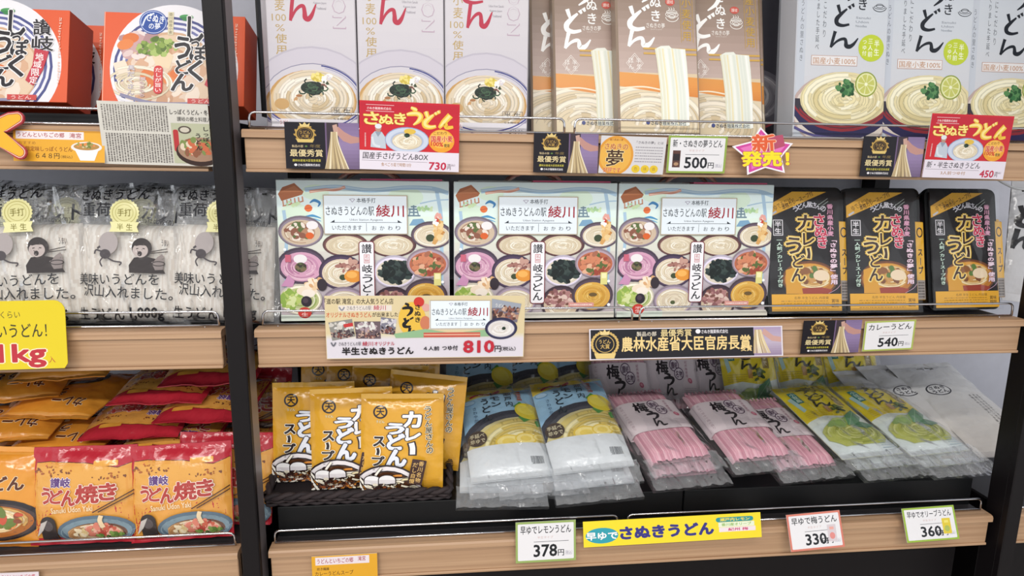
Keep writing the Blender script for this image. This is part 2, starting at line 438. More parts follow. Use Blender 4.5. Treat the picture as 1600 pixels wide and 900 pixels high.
            if place is None: T[fl] = T[fl][:, ::-1]
            M.add(Q, T, col, mat, smooth)
        return M
# ------------------------------------------------------------------ the place: floor, wall, ceiling
def slab(name, b, m):
    M = Mesh(); M.box(*b, '#808080'); o = M.obj(name, m); tag(o, kind='structure'); return o
slab('floor', (-4, 5, -4.5, 0.75, -0.05, 0.0), FLOORM)
slab('wall_back', (-4, 5, 0.62, 0.74, 0.0, 2.8), WALLM)
slab('ceiling', (-4, 5, -4.5, 0.75, 2.8, 2.9), WALLM)

# ------------------------------------------------------------------ shelving
ZG = (1.43824, 1.16182, 0.81639)           # groove line of the three shelf fronts
ZS = tuple(z+0.008 for z in ZG)            # what stands on the shelf stands here
LIP, FACE = 0.012, 0.0414
BOARD = plain('dark_shelf_board', '#2c2a2c', 0.5)
def make_shelf(L, gaps, bracket_left=True):
    """a wood-fronted shelf: origin at left end of the groove line; x to the right"""
    r = empty('shelf')
    M = Mesh(); M.box(0.0035, L-0.0035, 0.016, 0.42, -0.012, 0.008, '#c9c5c4'); M.obj('board', BOARD, r)
    M = Mesh(); M.box(0.0015, L-0.0015, 0.002, 0.016, -FACE, 0.0, '#b08a66', bev=0.001); M.box(0.0015, L-0.0015, -0.0005, 0.0165, -FACE-0.004, -FACE+0.0004, '#b08a66', bev=0.0008)
    M.obj('front_board', WOOD, r)
    M = Mesh(); pr = [(-0.004, 0.0004), (-0.004, 0.0075), (-0.002, 0.0105), (0.002, 0.0115), (0.0215, 0.0115), (0.0215, 0.0004)]
    n = len(pr); V = [(x, a, b) for x in (0, L) for a, b in pr]
    M.add(V, [list(range(n))[::-1], list(range(n, 2*n))]+[(i, (i+1) % n, (i+1) % n+n, i+n) for i in range(n)], '#b08a66')
    M.obj('front_nosing', WOOD, r)
    for a, b in gaps:
        M = Mesh(); y = 0.014; z0, z1, c = 0.0145, 0.0345, 0.008
        pts = [(a, y, z0), (a, y, z1-c)]+[(a+c-c*math.cos(R(q)), y, z1-c+c*math.sin(R(q))) for q in (30, 60)]+[(a+c, y, z1), (b-c, y, z1)]+[(b-c+c*math.sin(R(q)), y, z1-c+c*math.cos(R(q))) for q in (30, 60)]+[(b, y, z1-c), (b, y, z0)]
        M.tube(pts, 0.0017, '#ffffff'); M.tube([(a, y, z0), (b, y, z0)], 0.0017, '#ffffff')
        k = max(2, round((b-a)/0.45))
        for i in range(k+1):
            x = a+0.02+(b-a-0.04)*i/k; M.tube([(x, y+.002, z0), (x, y+.002, 0.0075)], 0.0013, '#ffffff')
        M.obj('guard_rail', CHROME, r)
    for x in (0.0, L-0.003):
        M = Mesh(); M.prism([(x, -0.036), (x+.003, -0.036), (x+.003, 0.004), (x, 0.004)], 0.03, 0.425, '#1d191c'); M.obj('bracket', BLACK, r)
    return r
W = 1.2
names = ('top', 'middle', 'bottom')
for i, z in enumerate(ZG):
    g = ([(0.006, 0.44), (0.455, 1.19)], [(0.008, 0.553), (0.565, 1.19)], [(0.006, 0.545), (0.562, 1.19)])[i]
    s = make_shelf(W, g); s.location = (0, 0, z)
    tag(s, 'wood-fronted %s shelf of the wide bay with chrome guard rails' % names[i], 'shelf', 'shelves of the wide bay')
    s = make_shelf(0.9, [(0.01, 0.44), (0.455, 0.892)]); s.location = (-0.945, 0, z)
    tag(s, 'wood-fronted %s shelf of the bay left of the black post' % names[i], 'shelf', 'shelves of the left bay')
s = make_shelf(0.9, [(0.01, 0.44), (0.455, 0.892)]); s.location = (W+0.045, 0, ZG[2])
tag(s, 'wood-fronted shelf end beyond the right-hand black post', 'shelf')
def post(x, label, side):
    r = empty('shelf_post', (x, -0.02, 0))
    M = Mesh(); M.box(-0.0128, 0.0128, 0, 0.012, 0.0, 2.1, '#1d191c', bev=0.0015); M.obj('front_cover', BLACK, r)
    M = Mesh(); M.box(-0.0115, 0.0115, 0.012, 0.045, 0.0, 2.1, '#888888', bev=0.001); M.obj('steel_channel', side, r)
    M = Mesh(); M.box(-0.018, 0.018, 0.430, 0.475, 0.0, 2.1, '#1d191c', bev=0.001)
    M.box(-0.0125, 0.0125, 0.045, 0.44, 2.02, 2.08, '#1d191c'); M.box(-0.0125, 0.0125, 0.045, 0.44, 0.02, 0.1, '#1d191c')
    M.obj('rear_upright', BLACK, r); tag(r, label, 'post')
post(-0.021, 'black shelving post between the left bay and the wide bay', GREYSTEEL)
post(W+0.0225, 'black shelving post at the right edge of the picture', BLACK)
for a, b, l in ((-0.945, -0.045, 'pale grey back panel behind the left bay'), (0.0, W, 'pale grey back panel behind the wide bay'), (W+.045, W+.945, 'pale grey back panel right of the right-hand post')):
    M = Mesh(); M.box(a, b, 0.45, 0.462, 0.02, 2.1, '#c0c0c8'); o = M.obj('back_panel', PANEL); tag(o, l, 'panel')
# black blocks added to stand for the shaded depth below the bottom shelves
for a, b, l in ((0.002, W-.002, 'black block standing for the shade under the bottom shelf'), (W+.047, W+.94, 'black block standing for the shade right of the right-hand post'), (-.94, -.047, 'black block standing for the shade under the left bay')):
    M = Mesh(); M.box(a, b, 0.06, 0.44, 0.09, 0.752, '#141214', bev=.002); M.box(a+.01, b-.01, 0.10, 0.42, 0.0, 0.0905, '#141214'); M.box(a+.004, b-.004, .054, .0603, .12, .735, '#141214', bev=.001); o = M.obj('shade_block', BLACK); tag(o, l, 'shade block')
SC.cycles.transparent_max_bounces = 32
# ------------------------------------------------------------------ package builders
CREAM = ('#efe6d2', '#e4d7bd', '#f6efe0', '#d9c9ab', '#ece0c8')
def carton(name, w, h, d, art, side, mat=CARTON, parent=None, sideart=None, bev=0.0012):
    M = Mesh(); M.box(-w/2, w/2, 0, d, 0, h, side, bev=bev)
    art.onto(M, w-2*bev, h-2*bev, place=Matrix.Translation((0, 0, bev)))
    return M.obj(name, mat, parent)
def bulge(w, h, t, seed, wr, pu=2.6, pv=3.5, seal=0.05):
    def f(u, v):
        vv = (v-seal)/(1-2*seal); vv = min(1, max(0, vv))
        e = max(0, 1-abs(2*u-1)**pu)**.75*max(0, 1-abs(2*vv-1)**pv)**.7
        n = noise.noise(Vector((u*w*38, v*h*30, seed)))*.65+noise.noise(Vector((u*w*90+5, v*h*60, seed+7)))*.35
        k = 1.0-0.6*e
        return ((u-.5)*w, -t*e-wr*n*k, v*h)
    return f
def pouch(name, w, h, t, art, back, seed, wr=0.0015, mat=None, parent=None, dz=6e-5, seal=0.05, notch=True, div=22):
    f = bulge(w, h, t, seed, wr, seal=seal); M = Mesh()
    art.onto(M, w, h, surf=f, dz=dz, off=2e-4, maxe=w/div, smooth=True)
    def g(u, v):
        x, y, z = f(u, v); return (x, .0006-0.35*(y+wr*0)+0.0004 if y < 0 else y+.001, z)
    M.grid(g, 14, 18, back)
    # side rim closing front to back
    rim = [(i/20, 0) for i in range(20)]+[(1, j/24) for j in range(24)]+[(1-i/20, 1) for i in range(20)]+[(0, 1-j/24) for j in range(24)]
    V = []
    for u, v in rim:
        p = f(u, v); V += [(p[0], p[1]-1e-4, p[2]), (p[0], p[1]+.0016, p[2])]
    n = len(rim); M.add(V, [(2*i, 2*i+1, (2*i+3) % (2*n), (2*i+2) % (2*n)) for i in range(n)], back)
    return M.obj(name, mat or FOIL, parent)
def shell(name, w, h, t, seed, wr, parent, mat=None, nu=26, nv=34, back=True, z0=0.0, yo=0.0, seal=0.04, yb=0.003):
    M = Mesh(); f = bulge(w, h, t, seed, wr, seal=seal)
    def fr(u, v):
        x, y, z = f(u, v)
        rg = noise.noise(Vector((u*w*55+3, v*h*40, seed*1.7)))
        return (x+.0012*rg, y+yo-wr*abs(rg)*.8, z+z0)
    M.grid(fr, nu, nv, '#ffffff')
    if back: M.grid(lambda u, v: (f(u, v)[0], yb+wr*.5*noise.noise(Vector((u*7, v*9, seed+3))), z0+v*h), 10, 14, '#ffffff')
    return M.obj(name, mat or CLEAR, parent)

rn = random.Random(5)
N_ = lambda c: c
# brush-written kana as strokes, in a unit box (x right, y down)
def kana_n(a, x0, y0, x1, y1, w_, col):
    q = lambda p: [(x0+x*(x1-x0), y0+y*(y1-y0)) for x, y in p]
    a.brush(q([(.16, -.12), (.13, .1), (.08, .5), (.02, 1)]), [w_*1.2, w_, w_, w_*.8], col)
    a.brush(q([(.02, 1), (.2, .62), (.38, .42), (.52, .4), (.56, .6), (.58, .85), (.7, .9), (.84, .72), (1, .3)]), [w_*.5, w_*.7, w_*.9, w_, w_*1.1, w_*1.4, w_*1.4, w_, w_*.3], col)
def kana_do(a, x0, y0, x1, y1, w_, col):
    q = lambda p: [(x0+x*(x1-x0), y0+y*(y1-y0)) for x, y in p]
    a.brush(q([(.1, .02), (.18, .25), (.26, .48)]), [w_, w_*.9, w_*.4], col)
    a.brush(q([(.62, .2), (.3, .45), (.06, .7), (.1, .92), (.4, 1), (.78, .93)]), [w_*.5, w_, w_*1.3, w_*1.2, w_*.9, w_*.6], col)
    a.brush(q([(.72, .05), (.82, .2)]), [w_, w_*.5], col); a.brush(q([(.9, -.05), (1, .1)]), [w_, w_*.5], col)
def kana_u(a, x0, y0, x1, y1, w_, col):
    q = lambda p: [(x0+x*(x1-x0), y0+y*(y1-y0)) for x, y in p]
    a.brush(q([(.3, 0), (.55, .1), (.7, .16)]), [w_*.6, w_, w_*.5], col)
    a.brush(q([(.02, .42), (.3, .36), (.7, .34), (.92, .48), (.8, .75), (.45, 1)]), [w_*.6, w_, w_*1.1, w_*1.2, w_, w_*.3], col)

# ---- white carton of half-dried noodles
def art_white():
    a = Art(418, -75, 560, 212); r = random.Random(1)
    a.grad(418, -75, 560, 212, ['#cfcbce', '#cec9ce', '#c9c4cb', '#c6c1ca'])
    a.vtext('国産小麦', 430, -64, 449, 20, '#b59a62', .01); a.text('100', 426, 23, 449, 34, '#b59a62', .005); a.text('%', 431, 39, 446, 50, '#b59a62', .005); a.vtext('使用', 429, 53, 450, 88, '#b59a62', .015)
    kana_do(a, 448, -48, 492, -8, 6, '#b3203f'); kana_n(a, 455, -6, 498, 33, 6, '#b3203f')
    a.text('さぬき', 470, -70, 520, -52, '#b3203f', .02)
    a.text('Udon from Sanuki', 492, -6, 518, -2, '#8d8792'); a.text('Kagawa Japan', 494, 2, 515, 6, '#8d8792'); a.text('Traditional', 498, 10, 514, 14, '#8d8792')
    a.text('UDON', 524, -50, 546, 43, '#b79fb0', .012, turn=90); a.text('UDON', 525.2, -48.5, 544.8, 41.5, '#cec9ce', -.012, turn=90)
    # plate and bowl
    a.ell(489, 168, 108, 96, '#b9b3bf'); a.ell(489, 170, 107, 95, '#c8c2cc')
    a.ell(489, 158, 82, 59, '#8d8aa0'); a.ell(489, 158.5, 81, 58, '#cdc8cf')
    a.ring(489, 158, 79, 56, 2.2, '#3d4284', -80, 10); a.ring(489, 158, 75, 53, .8, '#6a6ea6', -75, 20)
    a.ell(487, 160, 73, 50, '#c4985c'); a.ell(487, 162, 70, 47, '#d9b98a')
    a.noodles(489, 156, 67, 46, ('#ece2d2', '#e3d6c0', '#f2eadc', '#dccbb0', '#cfb994'), 75, r, .085, '#dcccb2', (70, 160))
    a.ell(436, 166, 12, 9, '#c8a069'); a.bits(476, 156, 20, 6, ('#a8744a', '#c89a68'), 4, r, 2, 3)
    a.nori(487, 139, 24, 13, r, 26); a.ell(497, 122, 12, 7, '#d9c65a'); a.bits(497, 121, 10, 6, ('#ead98a', '#cdb648', '#e6d676'), 16, r, 2.2)
    a.bits(511, 122, 9, 6, ('#f2eeea', '#d9d2d6'), 9, r, 2.6); a.bits(505, 132, 8, 5, ('#7a4a40', '#3d4a34'), 8, r, 1.6)
    a.rect(418, 190, 560, 212, '#e4e0e6'); a.ring(489, 150, 86, 55, 2.2, '#4b4a96', 25, 155); a.ring(489, 153, 86, 57, .9, '#7775b0', 20, 160)
    a.rect(430, 191, 447, 201, '#f0e8ec'); a.text('うどん', 431, 192.5, 446, 199.5, '#b83a52', .01)
    a.frame(517, 170, 553, 183.5, .6, '#6f6a70'); a.text('半', 520, 171.5, 532, 182, '#2c272c', .005); a.text('生', 537, 171.5, 549, 182, '#2c272c', .005)
    a.text('なま麺仕立て', 520, 187.5, 553, 190.5, '#4a444c'); a.text('つゆ付', 527, 201, 553, 209, '#2c272c', .02)
    return a
Hw = 0.27
wbox = carton('noodle_carton', span(420, 556, 205, .04), tall(493, 212, -75, .04, 0), .058, art_white(), '#cbc7cb')
# ---- brown noodle pack
def art_brown():
    a = Art(962, -85, 1092, 204); r = random.Random(2)
    a.grad(962, -85, 1092, 118, ['#85705f', '#8d7868', '#9c877a', '#b39c92', '#c2ada4'], 16)
    a.grad(962, 112, 1092, 204, ['#d9c3a0', '#ddcdb2', '#d5c3a6'])
    a.noodles(1010, 190, 95, 60, ('#e6d9bf', '#dccbab', '#efe4d0', '#d0bc98'), 60, r, .07, '#dbcaa8', (40, 110), (170, 350))
    a.clip = [(962, 112), (1092, 118), (1092, 150), (1060, 146), (1022, 143), (962, 136)]
    a.grad(962, 108, 1092, 152, ['#dd9a4e', '#e0954a', '#d2803a'])
    a.clip = None
    a.brush([(962, 137), (1000, 134), (1030, 138)], 2.2, '#efe2c8')
    kana_u(a, 984, -40, 1026, 2, 6.5, '#fdfbf8'); kana_do(a, 980, 8, 1014, 45, 7, '#fdfbf8'); kana_n(a, 978, 50, 1022, 72, 6, '#fdfbf8')
    a.vtext('さぬき', 1014, -32, 1036, 34, '#fdfbf8', .025)
    a.text('さぬきの夢', 1009, 34, 1040, 42, '#f6f0ea', .01); a.text('Sanuki no yume', 1016, 43, 1035, 45.5, '#e8ded6')
    a.ell(1050, 0, 8, 6, '#c8564a'); a.text('讃岐', 1044.5, -3, 1055.5, 3, '#f4e6dc')
    for y, rx in ((16, 9), (20, 7), (23, 5)): a.ring(1052.5, y, rx, 3, .8, '#f8f4ee')
    a.ring(1052.5, 24, 10.5, 7, 1, '#f8f4ee', 0, 180); a.ring(1052.5, 20, 10.5, 4.5, 1, '#f8f4ee')
    for k in (-4, 0, 4): a.brush([(1051+k, 13), (1053+k, 11), (1051+k, 9)], .8, '#f8f4ee')
    a.vtext('香川県産小麦使用', 1068, -78, 1086, 62, '#c9a13e', .0)
    a.rect(1067, -80, 1067.6, 63, '#c9a13e'); a.rect(1087, -80, 1087.6, 63, '#c9a13e')
    for k in (14, 11): a.line([(988, 98-k*1.1), (988+k, 98), (988, 98+k*1.1), (988-k, 98), (988, 98-k*1.1)], .8, '#f4ece6')
    a.text('半', 990, 90, 998, 98, '#f7f1ec'); a.text('生', 991, 99, 999, 107, '#f7f1ec'); a.text('ほ', 978, 90, 986, 98, '#f7f1ec'); a.text('ん', 978, 99, 986, 107, '#f7f1ec')
    for y in (73.5, 81): a.line([(1003, y+1), (1092, y+1)], 3, '#cfa552')
    a.poly([(1022, 75), (1032, 70), (1046, 69), (1050, 73), (1073, 74), (1075, 100), (1077, 150), (1074, 193), (1030, 193), (1032, 150), (1027, 110)], '#e9ebe0')
    for k in range(9):
        x = 1026+k*5.4; a.brush([(x-2, 74), (x+1, 105), (x+4, 140), (x+5, 192)], r.uniform(2.2, 4.6), r.choice(('#f4f5ee', '#e2e0c8', '#dfe3d8', '#f0f1e8', '#eadfb8'))); 
    a.ell(1007, 189, 3.2, 3.2, '#3c4680'); a.text('さぬき麺業株式会社', 1012, 186, 1070, 192.5, '#3c4656', .02)
    return a
brown = carton('noodle_pack', span(964, 1092, 200, .04), tall(1030, 204, -85, .04, R(16)), .03, art_brown(), '#a08d7c', SATIN, bev=.003)
# ---- pale grey noodle carton
def art_grey():
    a = Art(1232, -85, 1378, 214); r = random.Random(3)
    a.grad(1232, -85, 1378, 214, ['#c6cbd4', '#cacfd6', '#cdced3', '#c8c4c8'])
    a.rect(1232, -85, 1246, 214, '#c3c8d1'); a.vtext('うどんの里さぬき', 1236, -6, 1243, 92, '#6c7078', .0)
    a.vtext('素材にこだわり', 1272, -50, 1279, 54, '#4c5058', .0); a.vtext('つくりました手延べ', 1261, -40, 1268, 74, '#4c5058', .0)
    kana_u(a, 1296, -45, 1330, -6, 5.5, '#20242c'); kana_do(a, 1293, 0, 1322, 33, 5.5, '#20242c'); kana_n(a, 1286, 45, 1331, 68, 5, '#20242c')
    a.vtext('さぬき', 1326, -56, 1346, 10, '#20242c', .02)
    for y, rx in ((2, 9), (0, 6)): a.ring(1364, y, rx, 3, .8, '#20242c')
    a.ring(1364, 2, 11, 7, 1, '#20242c', 0, 180)
    for k in range(3): a.text(('Sanuki', 'Udon', 'Noodles')[k], 1326, 18+k*6.5, 1350-k*3, 21.5+k*6.5, '#8b929c')
    a.ell(1353, 67, 21, 21.5, '#bccb3c'); a.vtext('半生', 1357, 53, 1367, 80, '#f6f8e6', .01); a.vtext('三人前', 1347, 51, 1356, 82, '#f6f8e6', .01); a.vtext('つゆ付', 1338, 53, 1346, 80, '#f6f8e6', .01)
    a.frame(1256, 81, 1331, 96.5, .7, '#b98a74', fill='#e3e0e0'); a.text('国産小麦100%', 1259, 84, 1328, 94.5, '#b98a66', .01)
    a.ell(1310, 168, 84, 62, '#bca6a0'); a.ell(1310, 170, 80, 58, '#d9cdc4')
    a.clip = [(1226, 150), (1392, 150), (1392, 230), (1226, 230)]
    a.ell(1310, 146, 88, 70, '#2f2c52'); a.ell(1310, 140, 86, 62, '#8e2f38'); a.ell(1310, 137, 85, 60, '#3a3540'); a.clip = None
    a.noodles(1312, 150, 72, 44, ('#ece3bf', '#e0d4a8', '#f2ecd0', '#d8c997', '#e8dcae'), 80, r, .085, '#ddd0a2', (70, 160))
    a.clip = [(1240, 150), (1378, 150), (1378, 230), (1240, 230)]
    a.ring(1310, 142, 80, 52, 3, '#8e2f38', 10, 170); a.clip = None
    a.bits(1314, 132, 14, 12, ('#2f5a36', '#3f7346', '#284a2e', '#5a8a56'), 40, r, 3.4, 1.5)
    a.ell(1347, 125, 18, 20, '#8c9a3c'); a.ell(1347, 125, 16, 18, '#dfe0a8')
    for k in range(8):
        t = k*45+10; p = lambda q, d: (1347+13.5*d*math.cos(R(q)), 125+15.5*d*math.sin(R(q))); a.poly([p(t+6, .2), p(t+4, 1), p(t+22, 1.03), p(t+40, 1), p(t+38, .2)], '#c2c468', .2)
    a.ell(1347, 125, 2.5, 2.5, '#eef0cc')
    a.brush([(1232, 196), (1262, 208), (1310, 214)], 4, '#5a5488'); a.text('さぬき', 1251, 210, 1262, 213, '#e8e8f0')
    return a
grey = carton('noodle_carton', span(1236, 1377, 205, .04), tall(1305, 214, -85, .04, R(6)), .05, art_grey(), '#c9ccd4')
# ---- noodle gift box with map of bowls
def mini_bowl(a, cx, cy, rx, ry, rim, inner, cols, n, r, top=None):
    a.ell(cx, cy, rx, ry, rim); a.ell(cx, cy+ry*.03, rx*.93, ry*.9, '#'+''.join('%02x' % min(255, int(int(rim[i:i+2], 16)*1.25)) for i in (1, 3, 5))); a.ell(cx, cy+ry*.06, rx*.86, ry*.8, inner)
    a.noodles(cx, cy+ry*.06, rx*.82, ry*.76, cols, n, r, .075)
    if top: top()
def station_sign(a, x0, y0, x1, y1, small=True):
    X = lambda t: x0+(x1-x0)*t; Y = lambda t: y0+(y1-y0)*t; b = (x1-x0)
    a.rect(x0, y0, x1, y1, '#b3a48e'); a.rect(x0+b*.012, y0+b*.012, x1-b*.012, y1-b*.012, '#e4edf4')
    a.brush([(X(.31), Y(.11)), (X(.33), Y(.14)), (X(.345), Y(.18)), (X(.36), Y(.14)), (X(.375), Y(.11)), (X(.345), Y(.1)), (X(.31), Y(.11))], b*.008, '#a7a1b4')
    a.text('本格手打', X(.395), Y(.075), X(.62), Y(.195), '#39424c', .02)
    a.text('さぬきうどんの駅', X(.03), Y(.29), X(.60), Y(.52), '#2b333c', .008); a.text('綾川', X(.625), Y(.25), X(.955), Y(.55), '#9c1f30', .025)
    a.text('Udon Station Ayagawa', X(.31), Y(.60), X(.70), Y(.665), '#4c5560')
    a.line([(X(.08), Y(.695)), (X(.93), Y(.695))], b*.005, '#2b333c'); a.poly([(X(.08), Y(.70)), (X(.13), Y(.63)), (X(.13), Y(.70))], '#2b333c'); a.poly([(X(.93), Y(.70)), (X(.88), Y(.63)), (X(.88), Y(.70))], '#2b333c')
    a.text('いただきます', X(.10), Y(.77), X(.45), Y(.89), '#39424c', .004); a.line([(X(.505), Y(.71)), (X(.505), Y(.92))], b*.004, '#39424c')
    for k, g in enumerate('おかわり'): a.text(g, X(.57+k*.095), Y(.78), X(.57+k*.095+.055), Y(.89), '#39424c', .004)
def art_gift():
    a = Art(72, 75, 835, 745); r = random.Random(4)
    a.grad(72, 75, 835, 745, ['#dcecec', '#dff0f0', '#dfeedd', '#d9d6cc', '#bdb3ba', '#b7acb4', '#bcb0b4'], 16)
    for x, y, z in ((150, 220, 60), (640, 150, 80), (240, 130, 60)): a.ell(x, y, z, z*.6, '#d8ecd8')
    riv = '#a9c6dc'
    a.brush([(195, 120), (330, 104), (480, 120), (640, 105), (760, 108), (835, 130)], 20, riv); a.brush([(195, 116), (330, 101), (480, 117), (640, 102), (760, 105)], 5, '#c6dbe8')
    a.brush([(100, 215), (108, 330), (98, 480), (100, 600), (100, 700)], 15, riv); a.brush([(780, 115), (800, 240), (802, 400), (800, 560), (805, 690)], 17, riv)
    a.brush([(705, 180), (770, 165), (835, 160)], 6, riv); a.brush([(215, 128), (280, 118), (330, 118), (372, 104)], 13, '#dd9c86'); a.brush([(218, 128), (370, 106)], 4, '#f0cfc0')
    a.poly([(78, 140), (98, 108), (150, 88), (190, 128), (182, 142), (92, 172)], '#a5633f'); a.poly([(84, 132), (150, 100), (180, 128)], '#b9764f')
    for k in range(6): a.line([(98+k*17, 170-k*4), (100+k*17, 192-k*4)], 6, '#c98f70')
    a.line([(96, 196), (188, 172)], 5, '#b9764f')
    a.ell(208, 205, 17, 17, '#e2743e'); a.brush([(190, 208), (226, 202)], 3, '#b9503a')
    a.brush([(215, 180), (235, 168), (258, 180), (250, 198)], [4, 14, 12, 3], '#3f7fb4'); a.brush([(190, 245), (225, 240), (262, 252)], [3, 12, 4], '#4f95c4'); a.brush([(188, 258), (230, 256), (262, 266)], [3, 8, 3], '#7ab4d8')
    for y, l in ((195, 26), (207, 46), (222, 34), (238, 60)): a.line([(676-l/2, y), (676+l/2, y)], 7, '#6e8796')
    a.line([(676, 188), (676, 240)], 7, '#6e8796'); a.line([(660, 205), (655, 240)], 5, '#6e8796'); a.line([(692, 205), (697, 240)], 5, '#6e8796')
    a.poly([(655, 285), (672, 255), (715, 252), (738, 285)], '#7ea6c4')
    a.bits(720, 205, 40, 14, ('#b9d8a4', '#cfe4b8', '#a8cf9a'), 14, r, 7); a.bits(150, 180, 40, 14, ('#cfe6b8', '#b9dcae'), 10, r, 6); a.bits(790, 240, 18, 10, ('#e2a59a', '#f2d4c8'), 8, r, 6)
    C, Pk = CREAM, ('#d9a7c0', '#c98fb0', '#e6bed0', '#b97c9e')
    mini_bowl(a, 172, 315, 100, 75, '#776c78', '#cdb9a2', ('#d8c2a8', '#b08a72', '#e9dcc8'), 26, r, lambda: (a.bits(165, 315, 60, 35, ('#8c5a48', '#5c6e40', '#b08468', '#e8dcd0'), 40, r, 11), a.ell(210, 335, 18, 16, '#d8642f'), a.ell(222, 285, 26, 20, '#ece8ea')))
    mini_bowl(a, 367, 378, 102, 58, '#5f4140', '#d6c8ac', C, 40, r)
    mini_bowl(a, 578, 378, 108, 60, '#54383a', '#d6c8ac', C, 44, r)
    mini_bowl(a, 757, 330, 95, 66, '#574a56', '#dccfb6', C, 36, r, lambda: (a.ell(750, 345, 20, 18, '#3f4a34'), a.brush([(765, 375), (790, 320), (800, 262)], [16, 30, 20], '#d3a160'), a.bits(788, 310, 20, 50, ('#e2b878', '#c48a48', '#e9cb94'), 30, r, 7), a.bits(775, 265, 12, 22, ('#ffffff', '#c83a30'), 12, r, 5)))
    mini_bowl(a, 170, 478, 108, 88, '#493c4c', '#d3a0ba', Pk, 50, r, lambda: (a.ell(165, 446, 30, 22, '#ebe6e8'), a.ell(166, 486, 26, 24, '#4c4638'), a.bits(166, 484, 22, 18, ('#5e6a44', '#3d3a30', '#7a6a50'), 22, r, 6)))
    mini_bowl(a, 345, 510, 100, 86, '#41344a', '#dccbb4', C, 44, r, lambda: (a.bits(378, 482, 50, 28, ('#a5746a', '#8a5a54', '#c49a8c', '#e6d2c2'), 40, r, 9), a.ell(352, 535, 16, 14, '#3e4a32'), a.ell(398, 530, 40, 30, '#e2953a'), a.ell(392, 523, 24, 16, '#efb25c')))
    mini_bowl(a, 585, 508, 97, 80, '#b9b2c2', '#d7cdbc', C, 24, r, lambda: (a.ell(588, 505, 62, 50, '#26302e'), a.bits(590, 505, 72, 58, ('#1d2628', '#2c3a38', '#3a4744', '#18201f'), 80, r, 10)))
    mini_bowl(a, 738, 468, 98, 75, '#8f7f8a', '#b8694c', ('#c47a58', '#a9563e', '#d69a78', '#8f4636'), 50, r, lambda: a.bits(735, 470, 70, 48, ('#cf8462', '#9c4636', '#e0b090', '#a86a52', '#5a6a3a'), 60, r, 10))
    mini_bowl(a, 160, 640, 96, 75, '#c9c2b2', '#b9c088', ('#c6cf8a', '#98ae5c', '#e0e2c0'), 26, r, lambda: (a.bits(120, 640, 45, 45, ('#8fae4e', '#b4c66c', '#d5dea2'), 40, r, 10), a.ell(190, 600, 46, 24, '#ecdcc6'), a.bits(230, 565, 42, 24, ('#e9c9a0', '#d8a878', '#f2e2cc'), 26, r, 10), a.ell(196, 612, 30, 20, '#f0e6da'), a.ell(258, 570, 22, 30, '#352c34')))
    mini_bowl(a, 356, 660, 102, 80, '#8b7d8c', '#d3c4ac', C, 46, r, lambda: a.ell(350, 672, 12, 10, '#4f5a38'))
    mini_bowl(a, 575, 672, 95, 92, '#3b2c36', '#c9b49c', C, 16, r, lambda: a.bits(570, 650, 70, 40, ('#a97a78', '#8a5c5e', '#c8a09a', '#d9bfb4', '#7a5048'), 70, r, 10))
    mini_bowl(a, 728, 630, 100, 88, '#473a44', '#d9a84a', ('#e0b458', '#cf9a3c', '#ecc878', '#dba850'), 50, r, lambda: a.ell(730, 628, 20, 10, '#6a5430'))
    a.rect(72, 715, 835, 745, '#e6e2d4'); a.rect(72, 715, 300, 745, '#dfe9dc')
    a.ell(187, 650, 24, 26, '#2c2430'); a.ell(183, 646, 12, 13, '#4a3c48')
    a.rect(765, 515, 798, 577, '#dcd588'); a.rect(770, 520, 793, 545, '#efeab4')
    a.ell(105, 690, 8, 8, '#f4f6f8'); a.ell(808, 680, 8, 8, '#f4f6f8'); a.ell(805, 560, 7, 7, '#f4f6f8'); a.ell(100, 400, 7, 7, '#f4f6f8')
    a.poly([(78, 575), (112, 520), (138, 552), (128, 580)], '#c78fb4'); a.rect(100, 425, 125, 460, '#c7647a')
    a.ell(178, 705, 30, 27, '#c8382f'); a.text('半', 162, 690, 194, 704, '#f4dcd4', .01); a.text('生', 163, 706, 193, 724, '#f4dcd4', .01)
    a.rect(612, 668, 735, 690, '#d99a92', 6); a.scribble(620, 674, 728, 684, 1, '#f4e4dc', r)
    station_sign(a, 274, 141, 649, 328)
    a.rect(426, 360, 497, 672, '#7a2a34', 14); a.rect(430, 364, 493, 668, '#efeef2', 11)
    a.text('讃', 440, 374, 484, 418, '#23232b', .025); a.frame(449, 424, 474, 466, 2, '#b8343a'); a.text('半生', 453, 428, 470, 462, '#b8343a', .0, turn=0) if False else a.vtext('名物', 451, 426, 472, 464, '#b8343a', .0)
    for k, g in enumerate('岐うどん'): a.text(g, 441, 474+k*47, 485, 513+k*47, '#23232b', .03)
    return a
def make_gift():
    w, h, d = span(712, 961, 495, .045), tall(836, 502, 291, .045, R(8)), .07
    r = empty('gift_box')
    carton('box', w, h, d, art_gift(), '#d8dcdc', CARTON, r, bev=.0008)
    M = Mesh(); M.box(-w*.02, w*.46, .004, .02, h-.0006, h+.0026, '#d8537c'); M.box(-w*.47, w*.47, .02, d-.006, h-.0006, h+.0022, '#e9eeec'); M.obj('lid_flap', CARTON, r)
    M = Mesh(); pts = [(-w*.17+w*.36*k/20, .035-.006*math.sin(math.pi*k/20), h+.0005+.018*math.sin(math.pi*k/20)**.8) for k in range(21)]
    for s_ in range(2):
        q = [(x+.0012*math.cos(k*1.1+s_*3.14), y, z+.0012*math.sin(k*1.1+s_*3.14)) for k, (x, y, z) in enumerate(pts)]
        M.tube(q, .0021, ('#cf8d80', '#e6c4b8')[s_], n=6)
    M.obj('rope_handle', MATTE, r)
    return r
gift = make_gift()
